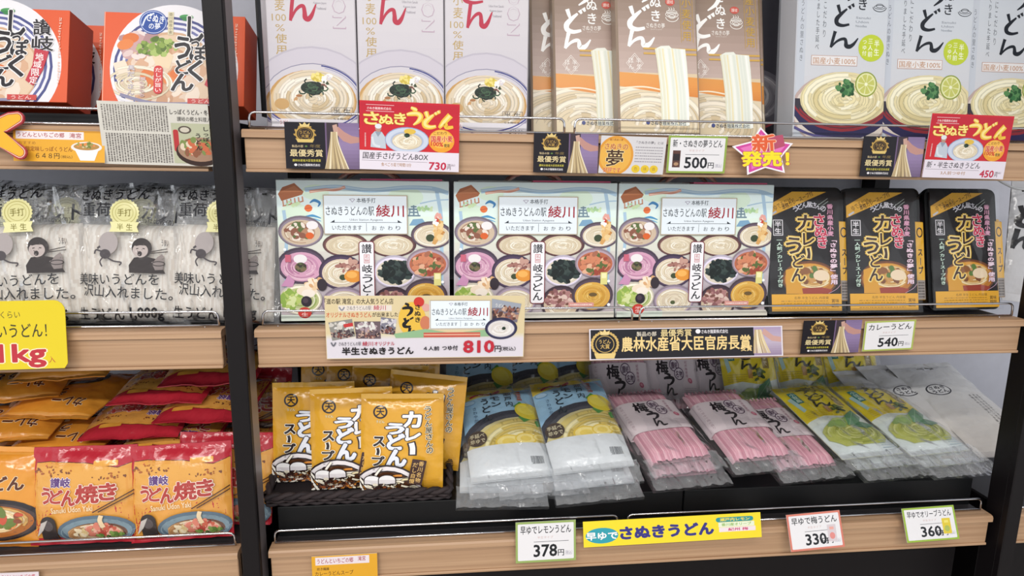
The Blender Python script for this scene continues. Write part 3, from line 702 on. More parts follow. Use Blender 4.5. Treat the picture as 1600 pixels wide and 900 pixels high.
# ---- curry noodle pack: black tray, printed sleeve, clear wrap
def art_curry():
    a = Art(75, 125, 455, 785); r = random.Random(6)
    a.rect(75, 125, 455, 785, '#171316')
    a.ell(290, 610, 150, 100, '#6e3f22'); a.ell(290, 612, 138, 90, '#b9772c'); a.ell(292, 600, 118, 74, '#d99c3c')
    a.noodles(310, 600, 105, 62, ('#e4c48a', '#d3a45c', '#efdcb0', '#c68c3c'), 44, r, .08, '#d0a050'); a.bits(300, 590, 70, 40, ('#9c6a3a', '#7a4a2c', '#c69458', '#5c7a3a'), 22, r, 12); a.ell(350, 590, 42, 30, '#e9d3b4'); a.ell(260, 565, 34, 20, '#8c5a34')
    a.poly([(245, 660), (350, 655), (410, 668), (395, 690), (250, 690)], '#9a3d2c'); a.poly([(160, 560), (220, 540), (250, 690), (160, 690)], '#d59a30')
    a.poly([(75, 272), (75, 205), (205, 128), (390, 128)], '#e6ae3a'); a.text('ゆでるだけ', 100, 182, 205, 212, '#5c3a18', rot=-28); a.text('お一人前', 150, 178, 220, 200, '#5c3a18', rot=-28); a.text('本格カレースープ付', 140, 163, 325, 190, '#4a2c12', .02, rot=-27)
    a.line([(88, 258), (118, 238)], 10, '#c9ccd8')
    for k, g in enumerate('うどん屋さんの'):
        t = k/6; x, y = 208+150*t, 222-38*math.sin(math.pi*(t*.75+.12)); a.text(g, x, y, x+26, y+30, '#e9e6ee', .03, rot=-22+50*t)
    gl = (('カ', 230, 258, 322, 342), ('レ', 258, 358, 318, 422), ('う', 166, 382, 246, 470), ('ど', 198, 478, 262, 546), ('ん', 190, 552, 264, 622))
    for g, *q in gl: a.text(g, *q, '#e5bb4e', .2)
    a.brush([(282, 432), (287, 470), (283, 503)], 36, '#e5bb4e')
    for g, *q in gl: a.text(g, q[0]-2, q[1]-2, q[2]+2, q[3]+2, '#f2dfa0', .085)
    a.brush([(282, 436), (287, 470), (283, 500)], 27, '#f2dfa0')
    for g, *q in gl: a.text(g, *q, '#3b1f18', .035)
    a.brush([(282, 440), (287, 470), (283, 497)], [16, 14, 20], '#3b1f18')
    for g, *q in (('さ', 318, 252, 374, 320), ('ぬ', 322, 320, 388, 374), ('き', 336, 376, 384, 438)): a.text(g, *q, '#c4284c', .04, out='#f3d9de', ow=.06)
    a.vtext('香川県産小麦', 388, 195, 424, 375, '#d9a2bc', .05, out='#7c2a4c', ow=.06); a.vtext('「さぬきの夢」使用', 396, 380, 440, 642, '#efd9e6', .05, out='#7c2a4c', ow=.06)
    a.frame(97, 284, 150, 371, 4, '#e6e2e6'); a.vtext('半生', 103, 290, 144, 366, '#f0ecf0', .03)
    a.vtext('一人前／カレースープ付き', 112, 385, 146, 655, '#dfeee2', .03, out='#27664a', ow=.07)
    a.brush([(385, 690), (430, 665), (452, 640)], 2.5, '#c9a2b8'); a.line([(340, 205), (395, 165)], 3, '#aab4ae'); a.line([(352, 215), (398, 180)], 3, '#aab4ae')
    a.rect(80, 692, 455, 785, '#e3a92f'); a.text('名称 半生うどん 内容量', 200, 705, 385, 720, '#7a5418'); a.scribble(130, 724, 385, 775, 4, '#a97a24', r, fill=.35); a.text('賞味', 400, 720, 440, 740, '#6a4814', .02); a.text('期限', 400, 745, 440, 768, '#6a4814', .02)
    return a
def make_curry():
    w, h = span(1199, 1310, 480, .035), tall(1255, 481, 293, .035, R(13)); r = empty('curry_noodle_pack')
    M = Mesh(); n = 10
    def ring(k, s_): # rounded tray outline
        W2, H2, c = w/2+.006-s_, h+.008-s_*2, .012; return W2, H2, c
    pts = []
    W2, H2, c = w/2+.007, h+.010, .012
    for cx, cz, a0 in ((W2-c, H2-c, 0), (-W2+c, H2-c, 90), (-W2+c, c, 180), (W2-c, c, 270)):
        for k in range(6): pts.append((cx+c*math.cos(R(a0+18*k)), cz+c*math.sin(R(a0+18*k))))
    M.prism(pts, .004, .008, '#1a191c')
    n = len(pts); cxz = (0, H2/2); V = [(x, .008, z) for x, z in pts]+[(x*.9, .034, cxz[1]+(z-cxz[1])*.93) for x, z in pts]
    M.add(V, [list(range(n, 2*n))]+[(i, (i+1) % n, (i+1) % n+n, i+n) for i in range(n)], '#1a191c')
    M.obj('tray', TRAYBLK, r)
    M = Mesh(); M.box(-w/2, w/2, 0, .004, .004, .004+h, '#171316'); art_curry().onto(M, w, h, place=Matrix.Translation((0, 0, .004))); M.obj('printed_card', CARTON, r)
    M = Mesh(); b = Art(0, 0, 20, 120, '#d9a52e'); b.ell(10, 16, 8, 8, '#2a2024'); b.ell(10, 16, 5.6, 5.6, '#dba32e'); b.vtext('スープ', 3, 40, 17, 82, '#2a2024', .05); b.rect(0, 90, 20, 120, '#8a8078'); b.scribble(2, 92, 18, 118, 6, '#3a2e2c', random.Random(8))
    M.box(-.009, .009, .0, .003, 0, .13, '#d09a2c', bev=.001); b.onto(M, .017, .128, place=Matrix.Translation((0, 0, .001)))
    o = M.obj('soup_sachet', FOIL, r); o.matrix_local = Matrix.Translation((w/2+.009, .002, .02)) @ Matrix.Rotation(R(12), 4, 'Z')
    M = Mesh(); f = bulge(w+.012, h+.010, .003, 3.3, .0010, seal=.0)
    M.grid(lambda u, v: (f(u, v)[0], f(u, v)[1]-.004, f(u, v)[2]), 20, 28, '#ffffff'); M.obj('clear_wrap', WRAP, r)
    return r
curry = make_curry()
# ---- orange bowl-noodle box: square sleeve with round lid
def art_bowl():
    a = Art(162, 3, 385, 160); r = random.Random(7)
    a.rect(162, 18, 385, 160, '#dd5c34'); a.line([(163, 18), (163, 160)], 1, '#f0b8a0')
    cx, cy, q = 274, 104, 101
    disc = [(cx+q*math.cos(R(k*6)), cy+q*math.sin(R(k*6))) for k in range(60)]
    a.clip = disc
    a.poly(disc, '#e9e6ea')
    for k, c in enumerate(('#4a4f86', '#e4e2ea', '#5c6096', '#e4e2ea', '#7478a8', '#e6e4ea')): a.ell(cx-4, cy+2, 92-k*4.2, 84-k*4, c)
    a.ell(cx-5, cy+8, 72, 66, '#cfa98a'); a.ell(cx-5, cy+9, 69, 63, '#dfc4a8')
    a.bits(cx-20, cy+20, 62, 50, ('#e0c8b4', '#d3a98a', '#ead9c8', '#c79878'), 70, r, 9); a.bits(225, 70, 34, 20, ('#c7a0a0', '#b08a8c', '#dcc4c0', '#e6d6d0'), 30, r, 7)
    for x, y in ((204, 58), (196, 68), (232, 112), (268, 118), (280, 112), (240, 128)): a.ell(x, y, 13, 8, r.choice(('#e08348', '#d9743a')), r.uniform(-40, 40))
    a.poly([(238, 85), (256, 72), (272, 84), (266, 104), (246, 102)], '#e6cfae'); a.poly([(178, 98), (196, 92), (206, 112), (186, 126)], '#ead8c4')
    a.bits(245, 70, 32, 13, ('#6f8a3a', '#8aa34c', '#56702e', '#a8bc6a'), 60, r, 4, 1.8); a.noodles(215, 128, 60, 30, CREAM, 26, r, .06)
    a.brush([(190, 146), (240, 158), (300, 158)], 5, '#8c88a4'); a.brush([(184, 150), (240, 164), (320, 160)], 4, '#e6e4ea')
    a.ell(239, 32, 22, 19, '#2c4f9c'); a.ring(239, 32, 20, 17, 1, '#c8d2ec'); a.brush([(222, 38), (228, 24), (240, 18)], 2.4, '#dfe6f4'); a.text('さぬき', 229, 20, 256, 32, '#f4f6fc', .03, rot=10); a.text('の夢', 232, 33, 250, 43, '#f4f6fc', .02)
    a.rect(262, 15, 271, 51, '#d9cfae'); a.vtext('香川県産小麦', 263, 16, 270, 50, '#5a5040')
    a.ell(291, 22, 11, 4, '#4f9a5c'); a.poly([(281, 22), (301, 22), (296, 28), (286, 28)], '#3f8450')
    for g, *b in (('し', 294, 22, 318, 62), ('っ', 300, 60, 312, 72), ('ぽ', 298, 66, 324, 90), ('く', 296, 90, 318, 122), ('う', 274, 54, 298, 88), ('ど', 276, 90, 300, 112), ('ん', 270, 112, 304, 138)): a.text(g, *b, '#26242a', .055, out='#f4f0ee', ow=.07)
    for g, *b in (('讃', 331, 34, 358, 58), ('岐', 330, 60, 362, 82)): a.text(g, *b, '#26242a', .035, out='#f0ecee', ow=.05)
    a.poly([(334, 79), (356, 83), (348, 112), (334, 136), (322, 128), (332, 104)], '#c03a4a')
    for k, g in enumerate('地域限定'): a.text(g, 336-k*2.6, 86+k*12, 348-k*2.6, 97+k*12, '#f6e6e4', .03)
    a.rect(242, 100, 256, 144, '#cc3a3c', 6); a.vtext('だしが旨い', 243, 103, 255, 142, '#f8e8e4', .02); a.vtext('具だくさん', 200, 100, 213, 148, '#a99aa0', .02, out='#f2eef0'); a.vtext('麺もちもち', 219, 118, 230, 150, '#b98a80', .02, out='#f2eef0')
    a.rect(296, 150, 340, 158, '#c84a48'); a.text('うどん', 302, 151, 332, 157, '#f0d8d0')
    a.clip = None
    a.text('Shippoku udon', 369, 30, 374, 132, '#f0c4b0', .01, turn=90)
    return a
def make_bowlbox():
    r = empty('bowl_noodle_box'); Y = .05
    w = span(162, 385, 160, Y); h = tall(274, 160, 3, Y, R(15)); hs = h*142/157; d = .06
    M = Mesh(); M.box(-w/2, w/2, .0006, d, 0, hs, '#cf4f2c', bev=.0006); M.box(-w*.49, w*.49, .004, .02, hs-.0003, hs+.0008, '#e9e0dc'); M.obj('sleeve', CARTON, r)
    M = Mesh(); art_bowl().onto(M, w, h, off=1e-4); q = 101/223*w; cx = (274-273.5)/223*w; cz = (160-104)/157*h
    pts = [(cx+q*math.cos(R(k*3)), cz+q*h/157*223/w*math.sin(R(k*3))) for k in range(121)]; pts = [(x, min(z, h)) for x, z in pts if z >= hs-.0005]
    M.prism(pts, 0.0002, .012, '#dedbe0'); M.obj('round_lid', CARTON, r)
    return r
bowlbox = make_bowlbox()
# ------------------------------------------------------------------ soft packs
# ---- yellow soup pouch
def art_soup():
    a = Art(585, 235, 1000, 785); r = random.Random(11)
    a.grad(585, 235, 1000, 785, ['#d79d2a', '#dda430', '#e0a732', '#dba22c'])
    a.rect(585, 235, 1000, 262, '#e2b04a')
    a.ell(683, 330, 36, 36, '#2a2024'); a.ell(683, 330, 27, 27, '#dba32e'); a.text('天', 664, 310, 703, 350, '#2a2024', .05); a.text('うどん', 664, 374, 705, 388, '#f0e3b8', .05, out='#4a3420')
    for g, *b in (('カ', 796, 330, 886, 412), ('レ', 812, 418, 884, 482)): a.text(g, *b, '#f0eeee', .07, out='#2b2026', ow=.07)
    a.brush([(838, 492), (846, 525), (846, 566)], 42, '#2b2026'); a.brush([(840, 497), (846, 525), (846, 560)], 27, '#f0eeee')
    for g, *b in (('う', 716, 390, 800, 446), ('ど', 722, 448, 804, 530), ('ん', 718, 534, 812, 624)): a.text(g, *b, '#e6e9f2', .09, out='#2b2026', ow=.08)
    for g, *b in (('ス', 652, 462, 706, 512), ('プ', 646, 568, 706, 618)): a.text(g, *b, '#2a2024', .07, out='#f3eedd', ow=.09)
    a.brush([(672, 520), (676, 540), (672, 562)], 26, '#f3eedd'); a.brush([(672, 522), (676, 540), (672, 560)], 14, '#2a2024')
    for k, g in enumerate('うどん屋さんの'): a.text(g, 904+k*2, 300+k*37, 936+k*2, 332+k*37, '#2a2024', .03, out='#f3e6c0', ow=.10)
    # bowl drawing in black line
    a.ell(720, 790, 185, 180, '#2b1f20'); a.ell(720, 792, 178, 172, '#e9e2e4'); a.ell(722, 792, 158, 150, '#2b1f20'); a.ell(722, 794, 153, 144, '#54331f')
    for k in range(46):
        x, y, b = 722+r.uniform(-145, 145), 700+r.uniform(-40, 95), r.uniform(-1.1, 1.1); ln = r.uniform(26, 55)
        if ((x-722)/150)**2+((y-794)/140)**2 > .95: continue
        p = [(x-ln*math.cos(b), y-ln*math.sin(b)), (x, y+r.uniform(-12, 12)), (x+ln*math.cos(b), y+ln*math.sin(b))]
        a.brush(p, 17, '#2b1f20', 4); a.brush(p, 11, r.choice(('#f1e8d0', '#ecdcae', '#d98b34', '#f4efe2')), 4)
    for x, y in ((650, 695), (722, 690)):
        a.ell(x, y, 45, 30, '#2b1f20'); a.rect(x-45, y, x+45, y+28, '#2b1f20'); a.ell(x, y, 40, 25, '#f0eeee'); a.rect(x-40, y, x+40, y+22, '#dcd6d8')
    a.rect(620, 735, 700, 775, '#2b1f20', 8); a.scribble(625, 738, 800, 778, 4, '#7a4a34', r); a.bits(690, 745, 80, 30, ('#3a2624', '#8a4a2a', '#e6dcc8'), 26, r, 6)
    a.rect(834, 580, 906, 722, '#3a201c', 4, rot=11); a.vtext('香川名物', 868, 588, 898, 712, '#d9b06a', .03, rot=11); a.vtext('だし自慢', 838, 592, 868, 716, '#d9b06a', .03, rot=11)
    a.scribble(905, 690, 985, 770, 8, '#c08a24', r, fill=.3)
    return a
soup = pouch('soup_pouch', 0.132, 0.162, .012, art_soup(), '#d9a02e', 21, .0022)
def skirt(w, seed, parent, z0=-.034, z1=.006):
    """the crumpled open end of a clear bag, in front of what it holds"""
    M = Mesh(); H = z1-z0
    def f(u, v):
        x = (u-.5)*w; z = z0+v*H; a = noise.noise(Vector((x*75, z*40, seed))); b = noise.noise(Vector((x*190, z*110, seed+4)))
        return (x+.002*b, -.006-.006*abs(a)-.003*abs(b)+.004*(1-v), z+.0035*a*(1-v))
    M.grid(f, 44, 10, '#ffffff'); return M.obj('crumpled_film_end', SKIRT, parent)
# ---- lemon noodle pack: printed film, white label, clear skirt
def art_lemon():
    a = Art(0, 0, 100, 138); r = random.Random(12)
    a.grad(0, 0, 100, 75, ['#9cc6e4', '#a6d0ea', '#a3cbe6', '#90bbdc'])
    a.rect(0, 75, 100, 138, '#d9dde0')
    a.poly([(0, 0), (100, 0), (62, 6), (30, 12), (0, 22)], '#d2b43a'); a.brush([(0, 21), (34, 13), (64, 6), (100, 2)], 1.6, '#e6d16a')
    a.brush([(12, 15), (26, 8), (40, 9), (54, 3)], [3, 5, 5, 3], '#b23a3a'); a.text('新登場', 24, 5.5, 42, 10, '#f2dcd0', .02, rot=-12)
    a.clip = [(0, 30), (100, 30), (100, 96), (0, 96)]
    a.ell(68, 98, 78, 54, '#3b3c46'); a.ell(70, 102, 73, 51, '#4f5058'); a.ell(70, 106, 70, 50, '#dccf96')
    a.noodles(74, 104, 66, 46, ('#ead98e', '#e2cb74', '#f2e7b4', '#d6bc62', '#eee0a0'), 60, r, .07, '#dcc878', (50, 120))
    a.clip = None
    for x, y, q in ((52, 93, 17), (74, 90, 14), (92, 88, 9)): a.ell(x, y, q, q*.6, '#e2c24a'); a.ell(x, y, q*.86, q*.5, '#f0dc8a'); a.ell(x, y, q*.5, q*.28, '#e6cb62')
    a.rect(0, 96, 100, 138, '#d9dde0')
    a.vtext('レモン', 36, 5, 53, 39, '#24303a', .045); a.vtext('うどん', 23, 20, 38, 62, '#24303a', .045); a.vtext('瀬戸内', 56, 9, 68, 40, '#2c3844', .03); a.vtext('讃岐名物', 73, 10, 81, 30, '#c8643c', .05)
    a.vtext('さわやか', 13, 34, 19, 60, '#4a6a8a', .01); a.ell(10, 26, 8, 4, '#b4d4ea'); a.ring(10, 26, 8, 4, .6, '#6a94b8')
    for p, c in (([(66, 40), (76, 32), (84, 40), (74, 45)], '#4f9240'), ([(70, 58), (80, 52), (88, 60), (76, 66)], '#5a9a48'), ([(90, 64), (98, 60), (100, 70), (92, 72)], '#4f9240')): a.poly(p, c)
    a.ell(84, 48, 17, 13, '#e6d03a', 14); a.ell(82, 46, 12, 8, '#eedc58', 14); a.poly([(96, 52), (102, 54), (98, 58)], '#d9c030')
    a.ell(14, 84, 12, 11, '#4a3d34'); a.text('手延べ', 5, 77, 23, 83, '#e0d6b4', .02); a.text('早ゆで', 5, 85, 23, 91, '#e0d6b4', .02)
    return a
def art_lemon_label():
    a = Art(0, 0, 100, 34); r = random.Random(13)
    a.rect(0, 0, 100, 34, '#e6eaf0'); a.frame(2, 2, 98, 32, .5, '#aeb6c0'); a.text('早ゆでレモンうどん', 5, 4, 45, 8, '#5c666e', .01); a.scribble(5, 9, 66, 30, 7, '#98a4ac', r, fill=.35)
    a.frame(70, 4, 95, 15, .4, '#9aa4b0'); a.scribble(72, 6, 93, 13, 3, '#98a4ac', r, fill=.35)
    x = 71
    while x < 93: q = r.uniform(.4, 1.1); a.rect(x, 18, x+q, 28, '#3a4048'); x += q+r.uniform(.4, .9)
    return a
def flat_label(name, art, w, h, surf, u0, v0, uw, vh, parent, mat=PAPER, bg='#e6eaf0'):
    """a paper label lying on part of a pack's surface"""
    M = Mesh(); f = lambda u, v: surf(u0+u*uw, v0+v*vh)
    art.onto(M, w*uw, h*vh, surf=f, dz=5e-5, off=.0014, maxe=w/22, smooth=True)
    M.grid(lambda u, v: (lambda p: (p[0], p[1]-.0009, p[2]))(f(u, v)), 10, 8, bg)
    return M.obj(name, mat, parent)
def make_lemon():
    r = empty('lemon_noodle_pack'); w, h, t = .138, .205, .013; s0 = .035
    p = pouch('printed_bag', w, h, t, art_lemon(), '#cfd6da', 31, .0016, parent=r)
    flat_label('price_label', art_lemon_label(), w, h, bulge(w, h, t, 31, .0016), .02, .06, .95, .235, r)
    shell('clear_film', w+.012, h+.042, t+.002, 32, .003, r, CLEAR, z0=-.034, yo=-.0018)
    skirt(w+.01, 33, r)
    return r
lemon = make_lemon()
# ---- plum noodle pack: pink noodles, paper band, clear bag
PINKS = ('#d9a0ae', '#e2adba', '#cf93a2', '#e8bac4')
def noodle_slab(name, w, h, t, cols, ridges, seed, parent, bul=None, endloop=False):
    M = Mesh(); r = random.Random(seed); cl = [r.choice(cols) for _ in range(ridges)]; of = [r.uniform(0, .006) for _ in range(ridges)]
    nu = ridges*4
    def fn(u, v):
        k = min(ridges-1, int(u*ridges)); ph = u*ridges-k
        e = max(0, 1-abs(2*u-1)**6)**.5; ez = max(0, 1-abs(2*v-1)**14)**.5
        y = -t*e*(.55+.45*ez)-.0016*abs(math.sin(math.pi*ph))*ez
        return ((u-.5)*w+.0008*noise.noise(Vector((k, v*5, seed))), y, v*h+of[k]*(2*v-1))
    M.grid(fn, nu, 14, lambda u, v: cl[min(ridges-1, int(u*ridges))])
    M.grid(lambda u, v: (-(u-.5)*w, .0006, v*h), 4, 6, cols[0])
    if endloop:
        for k in range(ridges//2):
            x = -w/2+w*(k+.5)/(ridges/2); M.tube([(x-.0014, -t*.6, h-.003), (x-.0010, -t*.7, h+.004), (x+.0004, -t*.7, h+.0058), (x+.0016, -t*.7, h+.004), (x+.002, -t*.6, h-.003)], .0010, cols[k % len(cols)], n=5)
    return M.obj(name, MATTE, parent)
def art_plum():
    a = Art(150, 385, 690, 665); r = random.Random(14)
    a.rect(150, 385, 690, 665, '#e0d2d6')
    a.vtext('手延べ早ゆで梅の香り', 182, 400, 212, 640, '#b09aa2', .0); a.rect(160, 395, 163, 655, '#c8b4bc')
    a.text('梅', 292, 400, 402, 492, '#2a2026', .055); kana_u(a, 352, 490, 450, 570, 20, '#2a2026'); a.brush([(392, 560), (380, 600), (372, 640)], [17, 14, 10], '#2a2026'); a.brush([(372, 640), (410, 595), (428, 600), (430, 632), (470, 628)], [8, 14, 16, 18, 6], '#2a2026')
    for x, y, q in ((462, 432, 46), (500, 492, 46)): a.ell(x, y, q, q*.95, '#5c4058'); a.ell(x, y, q*.84, q*.8, '#e4d8de')
    a.text('讃岐', 432, 408, 494, 458, '#5c4058', .04); a.text('名物', 470, 470, 532, 518, '#5c4058', .04)
    a.vtext('紀州梅使用', 560, 400, 586, 520, '#a46a80', .0); a.ell(600, 540, 22, 17, '#c46a80', 30); a.ell(598, 538, 12, 9, '#dc9aa8', 30)
    a.scribble(540, 585, 660, 640, 4, '#b4a4ac', r, fill=.3)
    return a
def make_plum():
    r = empty('plum_noodle_pack'); w, h, t = .114, .195, .016
    noodle_slab('pink_noodles', w, h, t, PINKS, 30, 41, r, endloop=True)
    M = Mesh(); bw, bh, z0 = w+.012, .088, .066
    def f(u, v):
        e = max(0, 1-abs(2*u-1)**5)**.5; return ((u-.5)*bw, -(t+.0035)*e-.0008*noise.noise(Vector((u*3, v*3, 4))), z0+v*bh)
    art_plum().onto(M, bw, bh, surf=f, dz=5e-5, off=.0006, maxe=bw/26, smooth=True); M.grid(f, 20, 6, '#ddd0d4')
    M.grid(lambda u, v: ((.5-u)*bw, .0012, z0+v*bh), 4, 4, '#ddd0d4'); M.obj('paper_band', PAPER, r)
    shell('clear_film', w+.03, h+.055, t+.004, 43, .003, r, z0=-.032, yo=-.001)
    skirt(w+.024, 44, r)
    return r
plum = make_plum()
# ---- olive noodle pack
def art_olive():
    a = Art(0, 0, 100, 205); r = random.Random(15)
    a.grad(0, 0, 100, 120, ['#ecd41a', '#eed820', '#ecd41e', '#e6d02c']); a.grad(0, 112, 100, 205, ['#d3dcd6', '#d9e2de', '#d6dedf'])
    a.poly([(0, 112), (30, 106), (62, 112), (100, 100), (100, 118), (0, 124)], '#dde4da')
    a.vtext('手延べ早ゆで香川県産', 74, 2, 83, 78, '#8a6a3c'); a.rect(72, 0, 85, 80, '#9c8444'); a.vtext('手延べ早ゆで', 74, 4, 83, 76, '#e8dcb0', .02)
    for g, b in (('オ', (48, 4, 68, 18)), ('リ', (50, 20, 66, 32))): a.text(g, *b, '#3c3a20', .05)
    a.brush([(57, 34), (58, 44)], 3, '#3c3a20'); a.text('ブ', 48, 46, 66, 58, '#3c3a20', .05)
    kana_u(a, 30, 14, 48, 36, 4.2, '#3c3a20'); kana_do(a, 34, 40, 56, 62, 4, '#3c3a20'); kana_n(a, 32, 66, 62, 82, 4, '#3c3a20')
    a.rect(10, 28, 22, 64, '#2f7f78'); a.vtext('小豆島', 11, 30, 21, 62, '#d6ecd8', .04); a.poly([(3, 46), (9, 44), (14, 84), (8, 88)], '#b8d8d4')
    a.bits(60, 92, 10, 12, ('#5a6a2a', '#75863a', '#42521f'), 12, r, 3, 3); a.line([(60, 104), (60, 82)], .8, '#42521f'); a.bits(60, 95, 7, 6, ('#30381c',), 4, r, 2, 1.1)
    a.rect(42, 82, 50, 100, '#b8883c'); a.scribble(6, 90, 40, 108, 4, '#c4ae2c', r, fill=.35)
    a.clip = [(6, 116), (96, 112), (98, 170), (92, 184), (20, 184), (4, 165)]
    a.ell(48, 160, 48, 36, '#b4b860'); a.clip = None
    a.noodles(50, 156, 44, 28, ('#c2c566', '#aeb452', '#d2d486', '#9aa246', '#c8cc78'), 56, r, .06, '#b4b95c', (60, 140))
    a.bits(40, 132, 26, 9, ('#9cae6a', '#b2c07c', '#86a05a'), 12, r, 7, 1.7)
    a.poly([(48, 142), (58, 116), (80, 100), (82, 122), (66, 142)], '#5f8a62'); a.line([(50, 142), (80, 104)], .9, '#86ac82'); a.poly([(52, 146), (72, 134), (96, 142), (74, 152)], '#4a7650'); a.line([(54, 146), (94, 142)], .8, '#7aa27a')
    a.scribble(74, 178, 98, 200, 5, '#9aaab4', r, fill=.35)
    return a
def make_olive():
    r = empty('olive_noodle_pack'); w, h, t = .122, .225, .013
    pouch('printed_bag', w, h, t, art_olive(), '#c8ccb0', 51, .0016, parent=r)
    shell('clear_film', w+.018, h+.045, t+.003, 53, .003, r, z0=-.032, yo=-.001)
    skirt(w+.014, 54, r)
    return r
olive = make_olive()
# ---- white carrier bag with a handle hole
def art_wbag():
    a = Art(0, -26, 120, 240); r = random.Random(16)
    a.grad(0, -26, 120, 240, ['#d9dadb', '#d6d6d6', '#d3cfcb', '#cfc8c2'])
    a.ell(36, 72, 20, 17, '#24242a'); a.ell(36, 72, 17.5, 14.8, '#dcdcdc'); a.text('さぬき', 23, 61, 49, 70, '#24242a', .05); a.text('うどん', 23, 73, 49, 82, '#24242a', .05)
    for k in range(3): a.vtext('本場さぬきの味わい手延べ', 74+k*7, 92, 79+k*7, 176-k*6, '#5a5658')
    a.rect(84, 216, 98, 232, '#b8343a', 2); a.text('味', 87, 219, 95, 229, '#f0dcd8', .02); a.text('半生', 68, 218, 80, 228, '#4a4648')
    return a
def make_wbag(art, hole=True, name='white_noodle_bag'):
    r = empty(name); w, h, t = .15, .272, .015; M = Mesh(); f = bulge(w, h, t, 61, .003, pv=2.2)
    hx, hz, ha, hb = 0.0, h-.022, .020, .0075
    if hole: art.rect(-1, -1, -2, -2, '#000000')
    # body grid with an oval hand hole
    nu, nv = 40, 80; ins = lambda u, v: hole and ((u-.5)*w-hx)**2/ha**2+(v*h-hz)**2/hb**2 < 1
    ST = art
    for it in ST.it: pass
    ST.onto(M, w, h, surf=lambda u, v: f(u, v), dz=6e-5, off=.0006, maxe=w/30, smooth=True)
    if hole:  # open the hole in every ink layer and in the film itself
        for i in range(len(M.v)): pass
        V = np.concatenate(M.v); keep = [k for k, fc in enumerate(M.f) if ((V[fc].mean(0)[0]-hx)/ha)**2+((V[fc].mean(0)[2]-hz)/hb)**2 >= 1]
        M.f = [M.f[k] for k in keep]; M.c = [M.c[k] for k in keep]; M.m = [M.m[k] for k in keep]; M.sm = [M.sm[k] for k in keep]
    M.grid(lambda u, v: (lambda p: (p[0], -.3*p[1]+.001, p[2]))(f(u, v)), nu, nv, '#c9c6c4', mask=lambda u, v: not ins(u, v))
    M.obj('bag', FOIL, r)
    if hole:
        M = Mesh(); pts = [(hx+ha*math.cos(R(k*15)), -.0015, hz+hb*math.sin(R(k*15))) for k in range(25)]; M.tube(pts, .0013, '#c4c4c6', n=6, caps=False); M.obj('hole_rim', FOIL, r)
    else:
        M = Mesh(); M.tube(smooth_path3([(-.02, -.006, .258), (-.035, -.022, .224), (-.06, -.032, .202), (-.09, -.036, .193), (-.12, -.035, .198), (-.148, -.03, .216), (-.158, -.02, .238), (-.12, -.012, .256), (-.07, -.004, .26)]), .0021, '#d4d6d8', n=6); M.obj('carry_handle', FOIL, r)
    return r
def smooth_path3(p):
    q = smooth_path([(a, c) for a, b, c in p], 5); ys = np.interp(np.linspace(0, 1, len(q)), np.linspace(0, 1, len(p)), [b for a, b, c in p])
    return [(a, y, c) for (a, c), y in zip(q, ys)]
wbag = make_wbag(art_wbag())
def art_wbag_brush():
    a = Art(0, 0, 150, 290); a.grad(0, 0, 150, 290, ['#d6d6da', '#d9d9dc', '#d2d0d2']); r = random.Random(17)
    a.vtext('さぬき', 48, 60, 70, 140, '#1e1c20', .05)
    kana_u(a, 14, 60, 46, 100, 9, '#1e1c20'); kana_do(a, 10, 106, 44, 146, 9, '#1e1c20'); kana_n(a, 6, 156, 42, 190, 8, '#1e1c20')
    a.ell(52, 44, 12, 10, '#b8423c'); a.text('半生', 43, 39, 61, 49, '#f0dcd8', .02)
    a.rect(40, 205, 74, 258, '#a82c38'); a.vtext('つゆ付', 46, 208, 68, 255, '#f0dcd8', .04)
    return a
wbagb = make_wbag(art_wbag_brush(), False, 'brush_lettered_noodle_bag')
# ---- clear bag of fresh noodles
def art_fresh():
    a = Art(470, 225, 990, 870); a.noclip = False; r = random.Random(18); K = '#26262a'; G = '#4b4548'
    a.text('さぬきうどん', 515, 238, 835, 290, K, .03, rot=-2)
    a.text('重荷', 524, 303, 664, 366, K, .02); a.text('カット！', 812, 312, 1010, 388, K, .05, rot=6); a.text('（当社比較値）', 800, 372, 942, 398, K, .0, rot=5)
    # a running figure with a sack, and someone eating from a bowl
    a.ell(655, 490, 45, 52, '#a89f9e', 14); a.ell(640, 540, 26, 22, G); a.brush([(630, 555), (615, 575), (625, 598)], 7, G); a.brush([(648, 555), (680, 572), (714, 578), (706, 592)], 7, G); a.brush([(628, 530), (596, 522), (588, 540)], 8, G); a.brush([(602, 515), (616, 505)], 10, G)
    a.poly([(752, 625), (750, 590), (775, 555), (820, 548), (870, 560), (895, 600), (908, 628)], '#37302f'); a.ell(808, 510, 44, 46, '#37302f'); a.ell(802, 522, 34, 32, '#b7aaa6'); a.poly([(768, 505), (790, 480), (840, 478), (848, 500), (800, 498)], '#37302f')
    a.ell(800, 537, 10, 12, '#37302f'); a.line([(784, 514), (794, 512)], 4, '#37302f'); a.line([(812, 512), (822, 514)], 4, '#37302f')
    a.brush([(860, 590), (880, 560), (900, 545)], 18, '#8d827f'); a.poly([(850, 575), (905, 560), (898, 610), (866, 612)], '#8a807e'); a.ring(880, 582, 26, 10, 4, '#37302f'); a.line([(846, 528), (915, 512)], 4, '#37302f'); a.line([(846, 534), (918, 526)], 4, '#37302f'); a.text('うまい', 892, 470, 922, 500, G, .02)
    a.text('美味いうどんを', 500, 628, 882, 682, K, .015); a.text('沢山入れました。', 530, 688, 938, 744, K, .015, rot=3)
    a.text('純生うどん', 440, 788, 722, 846, K, .03); a.text('1,000g', 748, 786, 900, 850, K, .05, shear=.15)
    return a
